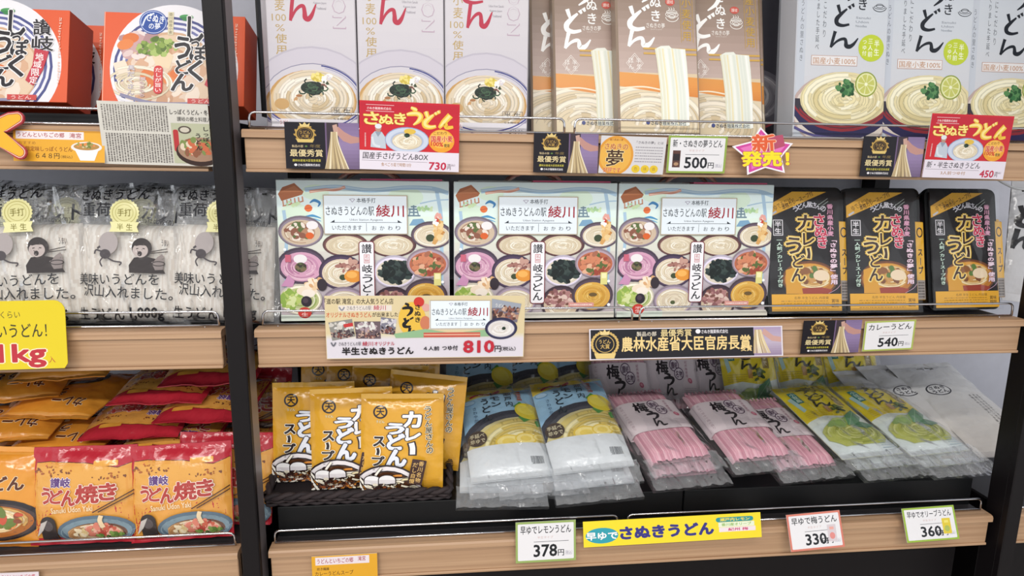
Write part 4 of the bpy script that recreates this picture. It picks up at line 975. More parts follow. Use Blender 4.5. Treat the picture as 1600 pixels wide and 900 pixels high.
def art_seal():
    a = Art(660, 280, 806, 440)
    n = 24; a.poly([(733+(66+(3 if k % 2 else -2))*math.cos(R(k*7.5)), 350+(62+(3 if k % 2 else -2))*math.sin(R(k*7.5))) for k in range(48)], '#d9d49a')
    a.ring(733, 350, 54, 50, 3, '#aaa258'); a.ring(733, 350, 40, 37, 2, '#aaa258'); a.text('手打', 702, 332, 764, 366, '#857d3c', .03)
    a.poly([(668, 392), (800, 392), (790, 414), (798, 438), (664, 438), (674, 414)], '#e4e0a8'); a.text('半', 700, 400, 728, 430, '#857d3c', .02); a.text('生', 742, 400, 770, 430, '#857d3c', .02)
    return a
def make_fresh():
    r = empty('fresh_noodle_bag'); w, h, t = .152, .198, .022
    M = Mesh(); rr = random.Random(71)
    def fn(u, v):
        e = max(0, 1-abs(2*u-1)**4)**.5*max(0, 1-abs(2*v-1)**6)**.5
        y = -t*.85*e-.0018*noise.noise(Vector((u*16, v*3, 5)))*e-.0014*abs(math.sin(u*46+2*noise.noise(Vector((u*4, v*4, 1)))))*e
        return ((u-.5)*(w-.014), y, .004+v*.14)
    M.grid(fn, 70, 26, lambda u, v: ('#e0d9d0', '#d9d0c5', '#e4ded5', '#d3c8bc')[int(u*37+3*noise.noise(Vector((u*5, v*5, 0)))) % 4]); M.grid(lambda u, v: (-(u-.5)*(w-.014), .001, .004+v*.14), 3, 3, '#cfc4b4'); M.obj('noodles', MATTE, r)
    f = bulge(w, h, t+.004, 72, .0022, pv=9, seal=.0)
    g = lambda u, v: (lambda p: (p[0], p[1]-.0026, p[2]))(f(u, v))
    M = Mesh(); u0, v0, du, dv = (660-470)/520, 1-(440-225)/645, 146/520, 160/645
    art_seal().onto(M, w*du, h*dv, surf=lambda u, v: g(u0+u*du, v0+v*dv), dz=3e-5, off=.0022, maxe=w/24, smooth=True); tag(M.obj('seal_sticker', CARD, r), 'gold round seal sticker')
    M = Mesh()
    def fs(u, v):
        x, y, z = f(u, v); q = noise.noise(Vector((x*60, z*45, 9))); return (x*1.02+.001*q, y-.0012-.0016*abs(q), z)
    M.grid(fs, 28, 40, '#ffffff'); M.grid(lambda u, v: (f(u, v)[0]*1.02, .0035+.001*noise.noise(Vector((u*7, v*9, 2))), v*h), 10, 12, '#ffffff')
    art_fresh().onto(M, w, h, mat=1, surf=g, dz=2e-5, off=.0002, maxe=w/24, smooth=True); M.obj('clear_film', [CLOUDY, FOIL], r)
    return r
fresh = make_fresh()
# ---- fried-udon pouch, red crimped top
def art_yaki():
    a = Art(200, 150, 725, 685); r = random.Random(19)
    a.rect(200, 150, 725, 685, '#b52a38'); a.poly([(225, 232), (300, 225), (480, 236), (640, 268), (720, 240), (722, 640), (205, 672), (212, 400)], '#dd9c46'); a.poly([(230, 250), (480, 250), (700, 280), (715, 460), (215, 470)], '#e0a44e')
    a.line([(225, 231), (300, 224), (480, 235), (640, 267), (720, 239)], 4, '#5a3020')
    a.bits(330, 275, 110, 26, ('#7a4a30', '#a8602e'), 26, r, 5); a.bits(600, 310, 90, 20, ('#7a4a30', '#a8602e'), 16, r, 5); a.rect(522, 226, 640, 256, '#e0a040', 5)
    a.text('讃岐', 312, 312, 412, 362, '#5c3a78', .05, out='#f0e4ea', ow=.08)
    for g, *b in (('う', 262, 366, 310, 452), ('ど', 310, 376, 378, 448), ('ん', 372, 380, 446, 462), ('焼', 444, 352, 556, 450), ('き', 560, 348, 640, 440)): a.text(g, *b, '#b0403a', .06, out='#f2dccc', ow=.06)
    a.text('Sanuki Udon Yaki', 320, 468, 530, 498, '#ecd8b4', .02, rot=-3)
    a.rect(258, 560, 342, 660, '#3a3434'); a.ell(300, 562, 42, 42, '#3a3434'); a.ell(300, 575, 26, 30, '#5a5456'); a.poly([(232, 640), (260, 560), (300, 540), (270, 600)], '#c9c2bc')
    a.ell(535, 615, 190, 96, '#5c7080'); a.ell(535, 622, 176, 84, '#7c919c'); a.ell(540, 632, 150, 70, '#6b4a3c')
    a.noodles(530, 632, 140, 64, ('#e2c8a0', '#d2ae7c', '#ecdcc0', '#b98a5c'), 40, r, .07, '#c49c70'); a.bits(570, 605, 85, 34, ('#c4604a', '#d98470', '#e6b09c', '#a8443a'), 46, r, 12); a.bits(460, 625, 40, 26, ('#e9d9b8', '#d9c08c'), 20, r, 9); a.bits(610, 645, 70, 20, ('#5a7a3a', '#3c3430', '#7c9a50'), 30, r, 7)
    a.brush([(575, 520), (568, 550), (582, 590)], 22, '#e6cda6'); a.line([(535, 500), (722, 395)], 6, '#4a2a20'); a.line([(560, 500), (722, 415)], 6, '#4a2a20')
    a.rect(200, 668, 725, 685, '#b52a38')
    return a
yaki = pouch('fried_udon_pouch', .15, .147, .016, art_yaki(), '#b52a38', 81, .005)
def art_orange():
    a = Art(0, 0, 150, 165); r = random.Random(20)
    a.grad(0, 0, 150, 165, ['#d98a2c', '#df9838', '#dc9232', '#d48a30']); a.rect(0, 0, 150, 12, '#e09a44'); a.rect(0, 153, 150, 165, '#c97c28')
    a.text('カレー', 26, 24, 76, 44, '#5a2c18', .06, out='#f4dfb8', ow=.06); a.text('うどん', 66, 46, 128, 68, '#5a2c18', .06, out='#f4dfb8', ow=.06)
    a.ell(92, 118, 62, 36, '#2c2628'); a.ell(92, 120, 57, 31, '#4a3c3a'); a.ell(92, 120, 52, 27, '#b06a30'); a.noodles(92, 118, 48, 24, ('#e6c896', '#d4a862', '#efdcb4'), 30, r, .07); a.bits(100, 116, 34, 14, ('#c4543a', '#e09050', '#6a7a3a', '#8a4a30'), 24, r, 5)
    a.brush([(80, 74), (84, 90), (80, 104)], 8, '#efdcb4')
    return a
orange = pouch('curry_udon_pouch', .15, .15, .018, art_orange(), '#d08428', 91, .0045)
# ---- dark noodle packs half hidden behind
def art_dark():
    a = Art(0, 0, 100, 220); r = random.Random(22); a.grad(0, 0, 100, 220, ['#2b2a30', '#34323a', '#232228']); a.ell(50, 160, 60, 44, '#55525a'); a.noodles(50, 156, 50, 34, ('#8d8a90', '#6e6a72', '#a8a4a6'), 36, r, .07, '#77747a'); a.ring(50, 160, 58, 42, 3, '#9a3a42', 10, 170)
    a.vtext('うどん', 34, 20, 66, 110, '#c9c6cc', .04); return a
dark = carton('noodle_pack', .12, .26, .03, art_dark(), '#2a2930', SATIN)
# ---- woven basket
def make_basket(w, d, h):
    r = empty('woven_basket'); c = ('#2a2325', '#352c2d', '#211c1e')
    M = Mesh(); M.box(-w/2+.004, w/2-.004, .004, d-.004, 0, .004, '#241e20'); M.obj('base', MATTE, r)
    M = Mesh(); n = 44; rows = max(3, int(h/.006))
    per = [(-w/2, 0), (w/2, 0), (w/2, d), (-w/2, d), (-w/2, 0)]
    def walk(t):
        L = [math.dist(per[i], per[i+1]) for i in range(4)]; s_ = t*sum(L)
        for i in range(4):
            if s_ <= L[i] or i == 3: q = s_/L[i]; return (per[i][0]+(per[i+1][0]-per[i][0])*q, per[i][1]+(per[i+1][1]-per[i][1])*q, ((0, -1), (1, 0), (0, 1), (-1, 0))[i])
            s_ -= L[i]
    for k in range(rows):
        pts = []
        for i in range(n*4+1):
            x, y, nn = walk(min(.99999, i/(n*4))); o_ = .0018*math.sin(math.pi*i/2+math.pi*k); pts.append((x+nn[0]*o_, y+nn[1]*o_, .003+k*h/rows))
        M.tube(pts, .0032, c[k % 3], n=5, caps=False)
    M.obj('woven_wall', MATTE, r)
    M = Mesh()
    for s_ in range(2):
        pts = []
        for i in range(n*4+1):
            x, y, nn = walk(min(.99999, i/(n*4))); an = i*.9+s_*math.pi; pts.append((x+nn[0]*.003*math.cos(an), y+nn[1]*.003*math.cos(an), h+.003*math.sin(an)))
        M.tube(pts, .0042, c[s_], n=6, caps=False)
    M.obj('rim', MATTE, r)
    return r
# ------------------------------------------------------------------ cards and signs on the shelf fronts
def fit_card(c, Y):
    """size, roll and lean of a flat card whose corners TL, TR, BR, BL show at picture points c"""
    P0 = [P(x, y, Y) for x, y in c]; ctr = sum(P0, Vector())/4
    w = ((P0[1]-P0[0]).length+(P0[2]-P0[3]).length)/2; h = ((P0[3]-P0[0]).length+(P0[2]-P0[1]).length)/2
    q = np.array([ctr.x, ctr.z, w, h, 0.0, 0.0])
    def corners(q):
        M = Matrix.Translation((q[0], Y, q[1])) @ Matrix.Rotation(-q[5], 4, 'X') @ Matrix.Rotation(q[4], 4, 'Y')
        return M, [M @ Vector((sx*q[2]/2, 0, sz*q[3]/2)) for sx, sz in ((-1, 1), (1, 1), (1, -1), (-1, -1))]
    def res(q):
        return np.array([t for p, cc in zip(corners(q)[1], c) for t in np.subtract(proj(p), cc)]+[q[5]*14])
    r = res(q)
    for _ in range(25):
        J = np.stack([(res(q+np.eye(6)[i]*1e-5)-r)/1e-5 for i in range(6)], 1); d = np.linalg.lstsq(J, -r, rcond=None)[0]; q = q+d; q[5] = max(-.4, min(.4, q[5])); r = res(q)
    return q, corners(q)
def card(name, c, art, label, cat, Y=-.0056, group=None, mat=CARD, back='#e4e2e4', th=.0009, shape=None):
    q, (M4, cs) = fit_card(c, Y); w, h = q[2], q[3]
    M = Mesh()
    if shape is None: M.box(-w/2, w/2, 0, th, -h/2, h/2, back)
    else: M.prism([((x-.5)*w, (.5-y)*h) for x, y in shape], 0, th, back)
    art.onto(M, w, h, off=1e-4, dz=7e-6, place=Matrix.Translation((0, 0, -h/2)))
    o = M.obj(name, mat)
    far = max(p.y for p in cs); o.matrix_world = Matrix.Translation((0, Y-th-max(0, far-Y)*1.0, 0)) @ Matrix.Translation((0, -Y, 0)) @ M4
    return tag(o, label, cat, group)
def art_award():
    a = Art(0, 0, 100, 72); r = random.Random(31)
    a.rect(0, 0, 100, 72, '#17121a'); a.rect(54, 0, 100, 72, '#6d5878'); a.grad(70, 0, 100, 72, ['#7d6a90', '#8f7ba2', '#6a5876']); a.rect(56, 0, 72, 72, '#3c3038')
    a.poly([(66, 8), (72, 6), (80, 14), (90, 20), (100, 22), (100, 30), (88, 32), (78, 28), (70, 18)], '#b88a80'); a.poly([(64, 4), (70, 2), (72, 16), (66, 18)], '#c09a8c')
    for k in range(16):
        x = 53+k*1.55; sp = (k-6)*1.0; a.brush([(62+k*.5, 14), (60+k*.8, 34), (54+k*1.9+sp*.2, 72)], r.uniform(1.2, 2.4), r.choice(('#c9b48a', '#b59f78', '#d8c8a4', '#8f7c5c', '#e2d6b8')))
    gold = '#b5924a'
    a.ring(27, 18, 12, 11, 2.2, gold, 130, 410); a.ring(27, 18, 9, 8.6, .8, '#8a6c34'); a.ell(27, 18, 7.4, 7, '#3a2a20'); a.text('うどん', 20, 13, 34, 18, gold, .03); a.text('大賞', 22, 19, 32, 24, gold, .03)
    for k in range(9):
        t = 140+k*32
        a.ell(27+13.4*math.cos(R(t)), 18+12.2*math.sin(R(t)), 2.6, 1.3, gold, t+50, 8, .2)
    a.poly([(21, 7), (20, 1), (24, 4), (27, 0), (30, 4), (34, 1), (33, 7)], '#d8bf7c'); a.poly([(15, 26), (39, 26), (37, 31), (17, 31)], '#d2b86e')
    a.text('製品の部', 9, 35, 24, 39, '#c8b48c', .02); a.ell(28, 37, 1.8, 1.4, '#5a7a3a'); a.text('年度', 33, 34, 47, 39, '#7a6840', .02)
    a.text('最優秀賞', 6, 42, 50, 53, '#e2cf9c', .02)
    a.text('農林水産省大臣官房長賞', 9, 57, 47, 61, '#c9bd4c', .02); a.ell(13, 66, 2, 2, '#e8e4e8'); a.text('さぬき麺業株式会社', 16, 64, 46, 68, '#e8e4e8', .02)
    return a
def art_red(title, sub, price):
    a = Art(617, 500, 1122, 865); r = random.Random(32)
    a.rect(617, 500, 1122, 865, '#c3202f'); a.grad(620, 510, 1119, 760, ['#b81c30', '#c4202e', '#c8242c'])
    a.line([(650, 521), (790, 521)], 2, '#f0d8d8'); a.text('さぬき麺業株式会社', 655, 532, 776, 546, '#f2dede', .01); a.line([(650, 554), (790, 554)], 2, '#f0d8d8')
    Y1, Y0 = '#e6b93e', '#f2dc8a'
    for g, *b in (('さ', 640, 560, 712, 624), ('ぬ', 716, 572, 786, 620), ('き', 792, 560, 848, 620)): a.text(g, *b, Y1, .07, out='#7c1420', ow=.03); a.text(g, *b, Y0, .02)
    kana_u(a, 852, 528, 930, 620, 24, Y1); kana_u(a, 852, 526, 928, 618, 12, Y0); kana_do(a, 942, 545, 1020, 628, 26, Y1); kana_do(a, 942, 543, 1018, 626, 12, Y0)
    a.brush([(1075, 560), (1040, 600), (1018, 630)], [34, 30, 14], Y1); a.brush([(1018, 630), (1048, 604), (1056, 626), (1090, 622)], [10, 20, 22, 14], Y1); a.brush([(1072, 562), (1042, 598), (1024, 622)], [14, 14, 6], Y0)
    # cook in white
    a.poly([(672, 745), (676, 680), (694, 660), (728, 662), (746, 690), (750, 752)], '#b9c2cc'); a.poly([(694, 662), (710, 690), (728, 662)], '#8d98a6'); a.ell(711, 645, 15, 18, '#b08c7c'); a.ell(711, 633, 17, 13, '#d9dce0'); a.brush([(680, 690), (690, 730), (720, 742)], 12, '#d0d6dc'); a.scribble(640, 670, 652, 745, 1, '#e4b0b0', r, vert=True)
    a.ell(856, 702, 112, 70, '#8f9cbc'); a.ell(856, 703, 108, 66, '#c3cbdc'); a.ell(856, 705, 84, 50, '#a7b2ca'); a.noodles(856, 708, 76, 44, CREAM, 50, r, .075, '#d0c0a2', (70, 160)); a.ell(870, 655, 30, 15, '#d9b54a'); a.nori(856, 676, 18, 14, r, 10)
    a.ell(1031, 700, 66, 62, '#e59b2e'); a.ell(1028, 690, 56, 48, '#ecb44c'); a.text('こだわり', 990, 650, 1058, 666, '#5a2c10', .02, rot=-4); a.text('国産小麦', 978, 672, 1088, 704, '#c8322a', .05, out='#f4e4b8', ow=.05, rot=-2); a.text('100%', 978, 706, 1040, 728, '#c8322a', .05, rot=4); a.text('使用', 1044, 714, 1072, 732, '#3a3a24', .03)
    a.rect(617, 762, 1122, 865, '#ddd5df')
    a.text(title, 632, 772, 964, 808, '#2b262c', .02, shear=.12); a.line([(628, 816), (960, 818)], 1.6, '#6a6068'); a.text(sub, 726, 826, 878, 846, '#a4743c', .01)
    a.text(price, 970, 816, 1056, 856, '#b82442', .045, shear=.06); a.text('円', 1062, 836, 1080, 854, '#4a2830', .02); a.text('（税込）', 1062, 822, 1102, 834, '#4a2830', .01)
    return a
def art_price(name, price, edge, thumb=None, bar=None, glare=False):
    a = Art(0, 0, 100, 66); r = random.Random(33)
    a.rect(0, 0, 100, 66, edge); a.rect(3.5, 3.5, 96.5, 62.5, '#e2e0e2', 1.5)
    a.text(name, 8, 7, 92, 20, '#26282c', .025); a.text('半生タイプ', 36, 24, 62, 28, '#c8a8a4', .0); a.line([(30, 33), (88, 33)], .8, '#54565a')
    a.text(price, 30, 38, 68, 57, '#1e2024', .04); a.text('円', 70, 47, 80, 57, '#26282c', .03); a.text('（税込）', 82, 49, 94, 56, '#9894a4', .0)
    if thumb: a.rect(9, 26, 22, 56, thumb[0]); a.rect(10, 32, 21, 44, thumb[1]); a.ell(15.5, 50, 4, 3, thumb[2])
    if bar: a.rect(72, 24, 88, 54, bar[0], 1); a.text('円', 60, 47, 70, 57, '#26282c', .03); a.ell(80, 44, 5, 6, bar[1]); a.rect(76, 28, 84, 33, bar[2])
    return a
def art_yume():
    a = Art(440, 685, 775, 872); r = random.Random(34)
    a.rect(440, 685, 775, 872, '#d5d2d4'); a.ell(520, 782, 92, 98, '#dd9a3c'); a.ell(520, 782, 80, 86, '#e6b050'); a.text('香川県産小麦', 484, 698, 552, 709, '#9a4a20', .02)
    a.text('さぬきの', 462, 722, 580, 752, '#b5562a', .03, out='#f0dca8', ow=.04); a.text('夢', 474, 754, 560, 836, '#4a3226', .03, out='#f0dca8', ow=.04); a.text('好評です', 464, 842, 552, 868, '#c8482a', .03, out='#f0dca8', ow=.04)
    a.text('「さぬきの夢」とは', 622, 706, 760, 720, '#5a5660', .0)
    a.scribble(620, 730, 762, 816, 6, '#9a969c', r, fill=.3)
    for k, x in enumerate((630, 678, 724)): a.ell(x, 846, 22, 20, '#e2c23a'); a.text(('色', '味', '香')[k], x-9, 836, x+9, 854, '#a8862a', .0)
    return a
def star_outline():
    pts = []
    for k in range(10):
        an = R(-90+36*k-6); q = .52 if k % 2 == 0 else .30; pts.append((.5+q*.98*math.cos(an), .54+q*1.02*math.sin(an)))
    return pts
def art_star():
    a = Art(0, 0, 100, 78); st = star_outline(); q = lambda s_: [(50+(x-.5)*100*s_, 78*.54+(y-.54)*78*s_) for x, y in st]
    a.noclip = True; a.poly(q(1.0), '#ece6ec'); a.poly(q(.9), '#c84a98'); a.poly(q(.74), '#dd74b4'); a.noclip = False
    a.poly([(48, 18), (80, 12), (84, 30), (56, 40)], '#b0526a')
    a.text('新', 32, 13, 68, 40, '#d9603c', .05, out='#f0ccb0', ow=.05, rot=-4); a.text('発売！', 16, 40, 90, 63, '#efd932', .07, out='#a04858', ow=.05, rot=-2)
    return a
def art_648():
    a = Art(0, 0, 140, 52); r = random.Random(35)
    a.rect(0, 0, 140, 52, '#dfa436'); a.rect(0, 0, 140, 3, '#c48a28'); a.rect(4, 2, 108, 15, '#e6dcdc'); a.text('うどんといちごの郷', 6, 4, 78, 12, '#a02c34', .02); a.text('滝宮', 86, 4, 104, 12, '#a02c34', .02)
    a.text('おすすめ', 8, 19, 34, 24, '#a8702c', .01); a.text('讃岐限定味しっぽくうどん', 4, 27, 90, 35, '#8c4c22', .02); a.text('６４８円', 34, 38, 70, 47, '#3c2c20', .01); a.text('（税込）', 72, 41, 90, 46, '#5c4020', .0)
    a.ell(112, 27, 24, 9, '#e2dcd6'); a.poly([(92, 27), (132, 27), (124, 49), (102, 49)], '#ece8ea'); a.ell(112, 26, 20, 6, '#b0854a'); a.bits(112, 24, 14, 4, ('#6f7a3c', '#c8b48c', '#8a9a50', '#d9894a'), 22, r, 2)
    return a
def art_news():
    a = Art(0, 0, 164, 96); r = random.Random(36)
    a.rect(0, 0, 180, 96, '#cfcbc2')
    for k in range(24): a.scribble(5+k*4.1, 5, 8+k*4.1, 44, 1, '#6f6a66', r, vert=True, fill=.8)
    for k in range(24): a.scribble(7+k*4.1, 48, 10+k*4.1, 92, 1, '#6f6a66', r, vert=True, fill=.8)
    a.text('しっぽくうどん・冬の味', 106, 9, 176, 17, '#3c3836', .02); a.text('讃岐の郷土料理入り', 116, 20, 172, 27, '#4a4644', .0)
    a.rect(106, 30, 178, 92, '#b4b69a'); a.rect(108, 40, 116, 74, '#b23a3c', 3); a.ell(146, 74, 36, 22, '#3a2a26'); a.ell(146, 70, 33, 19, '#a0806a'); a.bits(140, 66, 26, 12, ('#c46a4a', '#d9c8b0', '#7a8a50', '#8a5a44'), 50, r, 4)
    a.vtext('しっぽく', 152, 34, 163, 66, '#2a2628', .04); a.vtext('うどん', 140, 44, 151, 72, '#2a2628', .04); a.vtext('讃岐', 163, 34, 172, 52, '#2a2628', .03); a.rect(164, 54, 171, 74, '#b03a40'); a.ell(126, 40, 10, 6, '#5a5048'); a.ell(126, 40, 7, 4, '#c8c0b0')
    return a
def art_kilo():
    a = Art(0, 0, 172, 107); a.rect(0, 0, 172, 107, '#dcc524', 0)
    a.text('ふつう', 30, 14, 58, 24, '#4a4224', .0); a.text('くらい', 72, 16, 102, 27, '#4a4224', .0); a.text('おいしいうどん！', 10, 36, 142, 57, '#3e3a24', .02)
    a.text('約', 40, 74, 64, 98, '#b8323c', .06, out='#f2e6c4', ow=.06); a.text('1kg', 66, 68, 138, 104, '#b8323c', .05, out='#f2e6c4', ow=.06); a.text('入', 143, 88, 153, 98, '#b8423c', .0)
    return a
def art_banner810():
    a = Art(395, 45, 1540, 405); r = random.Random(37)
    a.rect(395, 45, 1540, 405, '#d8c79e'); a.rect(398, 275, 1536, 402, '#d8d2da'); a.grad(398, 262, 1536, 292, ['#d9cca4', '#d8d2d6'])
    a.text('「道の駅 滝宮」の大人気うどん店', 396, 60, 780, 92, '#3a3028', .03)
    a.rect(470, 98, 770, 132, '#e0d6cc'); a.brush([(475, 108), (490, 126), (505, 108)], 8, '#8a8a94'); a.text('さぬきうどんの駅', 518, 102, 654, 126, '#4a4650', .0); a.text('綾川', 668, 98, 736, 126, '#b8344a', .02)
    a.text('オリジナルさぬきうどん', 402, 138, 655, 166, '#c8552c', .03); a.text('が出来ました！', 660, 138, 815, 164, '#3a3028', .03)
    for p, c1, c2 in (([(412, 195), (545, 175), (560, 275), (430, 300)], '#8c8a84', '#c9c4bc'), ([(555, 190), (705, 190), (705, 290), (565, 288)], '#6a5a60', '#a8949a'), ([(708, 165), (798, 178), (785, 268), (700, 258)], '#7c7a88', '#c4bfc8')):
        a.clip = p; a.poly(p, c1); cx = sum(x for x, y in p)/4; cy = sum(y for x, y in p)/4; a.bits(cx, cy-20, 70, 20, (c2, '#d9d6d2'), 20, r, 9); a.bits(cx, cy+24, 70, 22, ('#3c3034', '#7a4a44', '#b89a8c', '#54464c'), 50, r, 6); a.clip = None
    a.poly([(495, 205), (548, 196), (550, 216), (500, 224)], '#c23a3a')
    a.ell(885, 180, 78, 100, '#e3b848'); a.ell(925, 80, 30, 28, '#c8382f'); a.ell(960, 200, 30, 40, '#c87a5a'); a.ell(965, 112, 22, 22, '#d9a49a')
    kana_u(a, 828, 88, 888, 160, 17, '#1e1a1c'); kana_do(a, 836, 170, 890, 222, 17, '#1e1a1c'); kana_n(a, 862, 232, 928, 276, 16, '#1e1a1c'); a.vtext('さぬき', 896, 92, 938, 200, '#1e1a1c', .05)
    a.poly([(780, 262), (960, 235), (1120, 262), (1320, 240), (1330, 280), (790, 286)], '#8fb48a'); a.rect(950, 256, 1280, 284, '#c25a4a'); a.rect(952, 266, 1278, 272, '#e2b49a')
    a.rect(984, 72, 1340, 238, '#d9d4d6'); station_sign(a, 988, 70, 1338, 236)
    p = [(1345, 62), (1518, 92), (1495, 200), (1345, 180)]; a.clip = p; a.poly(p, '#77707c'); a.rect(1340, 60, 1520, 115, '#9aa0ac'); a.bits(1430, 150, 90, 40, ('#5a3c34', '#b08a74', '#3a3036', '#c8a48c', '#8a5a50'), 80, r, 8); a.text('うどん', 1366, 92, 1420, 112, '#e4e0da', .02, rot=8); a.clip = None
    a.ell(1402, 234, 95, 64, '#2c2c48'); a.ell(1402, 236, 84, 54, '#50506c'); a.ell(1402, 236, 78, 48, '#d9d4d2'); a.noodles(1400, 236, 66, 40, ('#ece8e4', '#dcd4cc', '#f4f0ec'), 40, r, .08); a.nori(1418, 234, 14, 12, r, 8)
    a.brush([(424, 308), (436, 328), (450, 308)], 8, '#6a6a74'); a.text('さぬきうどんの駅', 466, 306, 592, 328, '#4a4650', .0); a.text('綾川', 600, 304, 660, 330, '#b8344a', .02); a.text('オリジナル', 668, 306, 782, 328, '#b8344a', .02)
    a.text('半生さぬきうどん', 484, 338, 890, 380, '#1e1a1c', .06); a.text('４人前', 950, 336, 1040, 360, '#26222a', .04); a.text('つゆ付', 1058, 332, 1148, 360, '#26222a', .04)
    a.text('810', 1184, 306, 1360, 374, '#bb2a3a', .06); a.text('円', 1366, 336, 1402, 372, '#2a262c', .03); a.text('（税込）', 1404, 342, 1490, 366, '#2a262c', .02)
    return a
def art_prize():
    a = Art(202, 65, 820, 160); r = random.Random(38)
    a.rect(202, 65, 820, 160, '#ddd6de'); a.rect(206, 68, 816, 157, '#19171d'); a.grad(725, 68, 816, 157, ['#a492b0', '#b8aabc', '#8f7c98'])
    for k in range(14): a.brush([(730+k*1.5, 76), (726+k*2.6, 110), (724+k*4.2, 150)], r.uniform(2, 4), r.choice(('#d8c49a', '#c2ab80', '#e6dabc', '#a48c66')))
    a.poly([(760, 72), (790, 96), (815, 100), (815, 116), (784, 112), (752, 88)], '#c49a90')
    g = '#c9a862'
    for k in range(24):
        t = R(105+k*13.5); a.ell(250+40*math.cos(t), 112+36*math.sin(t), 7, 3.4, g, math.degrees(t)+60, 8, .2)
    a.ring(250, 112, 28, 25, 2, g); a.text('うどん', 232, 98, 268, 110, g, .03); a.text('大賞', 236, 112, 264, 126, g, .03); a.poly([(238, 84), (234, 70), (244, 76), (250, 66), (256, 76), (266, 70), (262, 84)], '#e0c88a'); a.poly([(216, 140), (284, 140), (278, 156), (222, 156)], '#dcc07a')
    a.text('製品の部', 350, 76, 412, 90, '#e0d6c4', .02); a.text('最優秀賞', 426, 70, 524, 92, '#e2cc92', .02); a.ell(545, 78, 8, 7, '#e8e4e8'); a.text('さぬき麺業株式会社', 556, 73, 642, 85, '#e8e4e8', .02)
    a.text('農林水産省大臣官房長賞', 302, 92, 714, 136, '#e6c98a', .035); a.text('受賞', 682, 124, 718, 142, '#e6c98a', .03)
    return a
def art_yellow():
    a = Art(468, 140, 1490, 330); a.rect(468, 140, 1490, 330, '#ecd42a')
    a.ell(572, 250, 92, 58, '#2f98a6'); a.text('早ゆで', 484, 226, 658, 280, '#eef2f0', .05, out='#24707e', ow=.03)
    a.text('さぬきうどん', 676, 196, 1208, 284, '#33307c', .09)
    a.rect(1226, 164, 1446, 200, '#2f8f92', 16); a.text('瀬戸内レモン', 1250, 170, 1424, 193, '#ecd84a', .04); a.rect(1240, 202, 1450, 238, '#dfe6cc'); a.text('香川産オリーブ', 1258, 208, 1432, 230, '#8fb45a', .04); a.rect(1242, 240, 1456, 274, '#e6d8dc'); a.text('紀州 梅', 1296, 246, 1412, 268, '#c43a6a', .04)
    return a
def art_man():
    a = Art(410, 400, 800, 560); a.rect(410, 400, 800, 560, '#dca22c'); a.rect(432, 408, 752, 452, '#e2d6da'); a.text('うどんといちごの郷', 442, 416, 656, 444, '#a03a44', .02); a.text('滝宮', 684, 412, 730, 438, '#a03a44', .02)
    a.text('炊き麺屋', 440, 466, 512, 482, '#4a3018', .02); a.text('カレーうどんスープ', 428, 488, 655, 512, '#5a3818', .01); a.text('360円', 520, 524, 640, 550, '#3a2818', .01)
    return a
def art_pink():
    a = Art(0, 0, 64, 20); a.rect(0, 0, 64, 20, '#ddd0d6'); a.text('うどんといちごの郷', 4, 3, 58, 10, '#c0505a', .02); return a
# ------------------------------------------------------------------ everything in its place
rp = random.Random(77)
def seat(o, label, cat, px, Y, z, group=None, **k):
    put(o, px, Y, z=z, **k); return tag(o, label, cat, group)
T0, T1, T2 = ZS
# --- top shelf, wide bay
G = 'white noodle cartons on the top shelf'
seat(wbox, 'white noodle carton at the left end of the top shelf beside the orange bowl box', 'noodle box', 493, .04, T0, G, lean=R(1), d=.058)
seat(dup(wbox), 'white noodle carton standing above the red 730 yen sign', 'noodle box', 629, .042, T0, G, lean=R(1), d=.058)
seat(dup(wbox), 'white noodle carton next to the brown noodle packs', 'noodle box', 760, .046, T0, G, lean=R(1), d=.058)
for px, l in ((482, 'white noodle carton in the back row behind the leftmost white carton'), (626, 'white noodle carton in the back row behind the one above the red 730 yen sign'), (752, 'white noodle carton in the back row behind the one next to the brown packs')):
    seat(dup(wbox), l, 'noodle box', px, .115, T0, G)
G = 'brown noodle packs on the top shelf'
seat(brown, 'front brown noodle pack in the middle with noodles lifted on chopsticks', 'noodle pack', 1032, .032, T0, G, lean=R(15), d=.03)
seat(dup(brown), 'front brown noodle pack second from the left, partly covered by its right neighbour', 'noodle pack', 931, .066, T0, G, lean=R(15), d=.03)
seat(dup(brown), 'front brown noodle pack at the right end above the 500 yen card', 'noodle pack', 1133, .066, T0, G, lean=R(15), d=.03, yaw=R(-2))
seat(dup(brown), 'brown noodle pack at the left end touching the white cartons', 'noodle pack', 893, .100, T0, G, lean=R(14), d=.03)
seat(dup(brown), 'brown noodle pack in the back, peeping out right of the rightmost front pack', 'noodle pack', 1140, .104, T0, G, lean=R(13), d=.03)
G = 'dark noodle packs at the back of the top shelf'
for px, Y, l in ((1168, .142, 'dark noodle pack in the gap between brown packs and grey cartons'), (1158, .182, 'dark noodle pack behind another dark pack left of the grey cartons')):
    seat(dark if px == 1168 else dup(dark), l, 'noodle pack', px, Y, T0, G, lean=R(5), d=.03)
G = 'pale grey noodle cartons on the top shelf'
seat(grey, 'pale grey noodle carton with lime slice at the left of its row', 'noodle box', 1309, .04, T0, G, lean=R(6), d=.05)
seat(dup(grey), 'pale grey noodle carton in the middle, above the right-hand black award card', 'noodle box', 1441, .048, T0, G, lean=R(6), d=.05, yaw=R(-1))
seat(dup(grey), 'pale grey noodle carton at the right edge behind the red 450 yen sign', 'noodle box', 1570, .052, T0, G, lean=R(6), d=.05)
for px, l in ((1285, 'pale grey noodle carton in the back row showing its left edge'), (1418, 'pale grey noodle carton in the back row behind the middle grey one'), (1546, 'pale grey noodle carton in the back row at the right edge')):
    seat(dup(grey), l, 'noodle box', px, .118, T0, G, lean=R(4), d=.05)
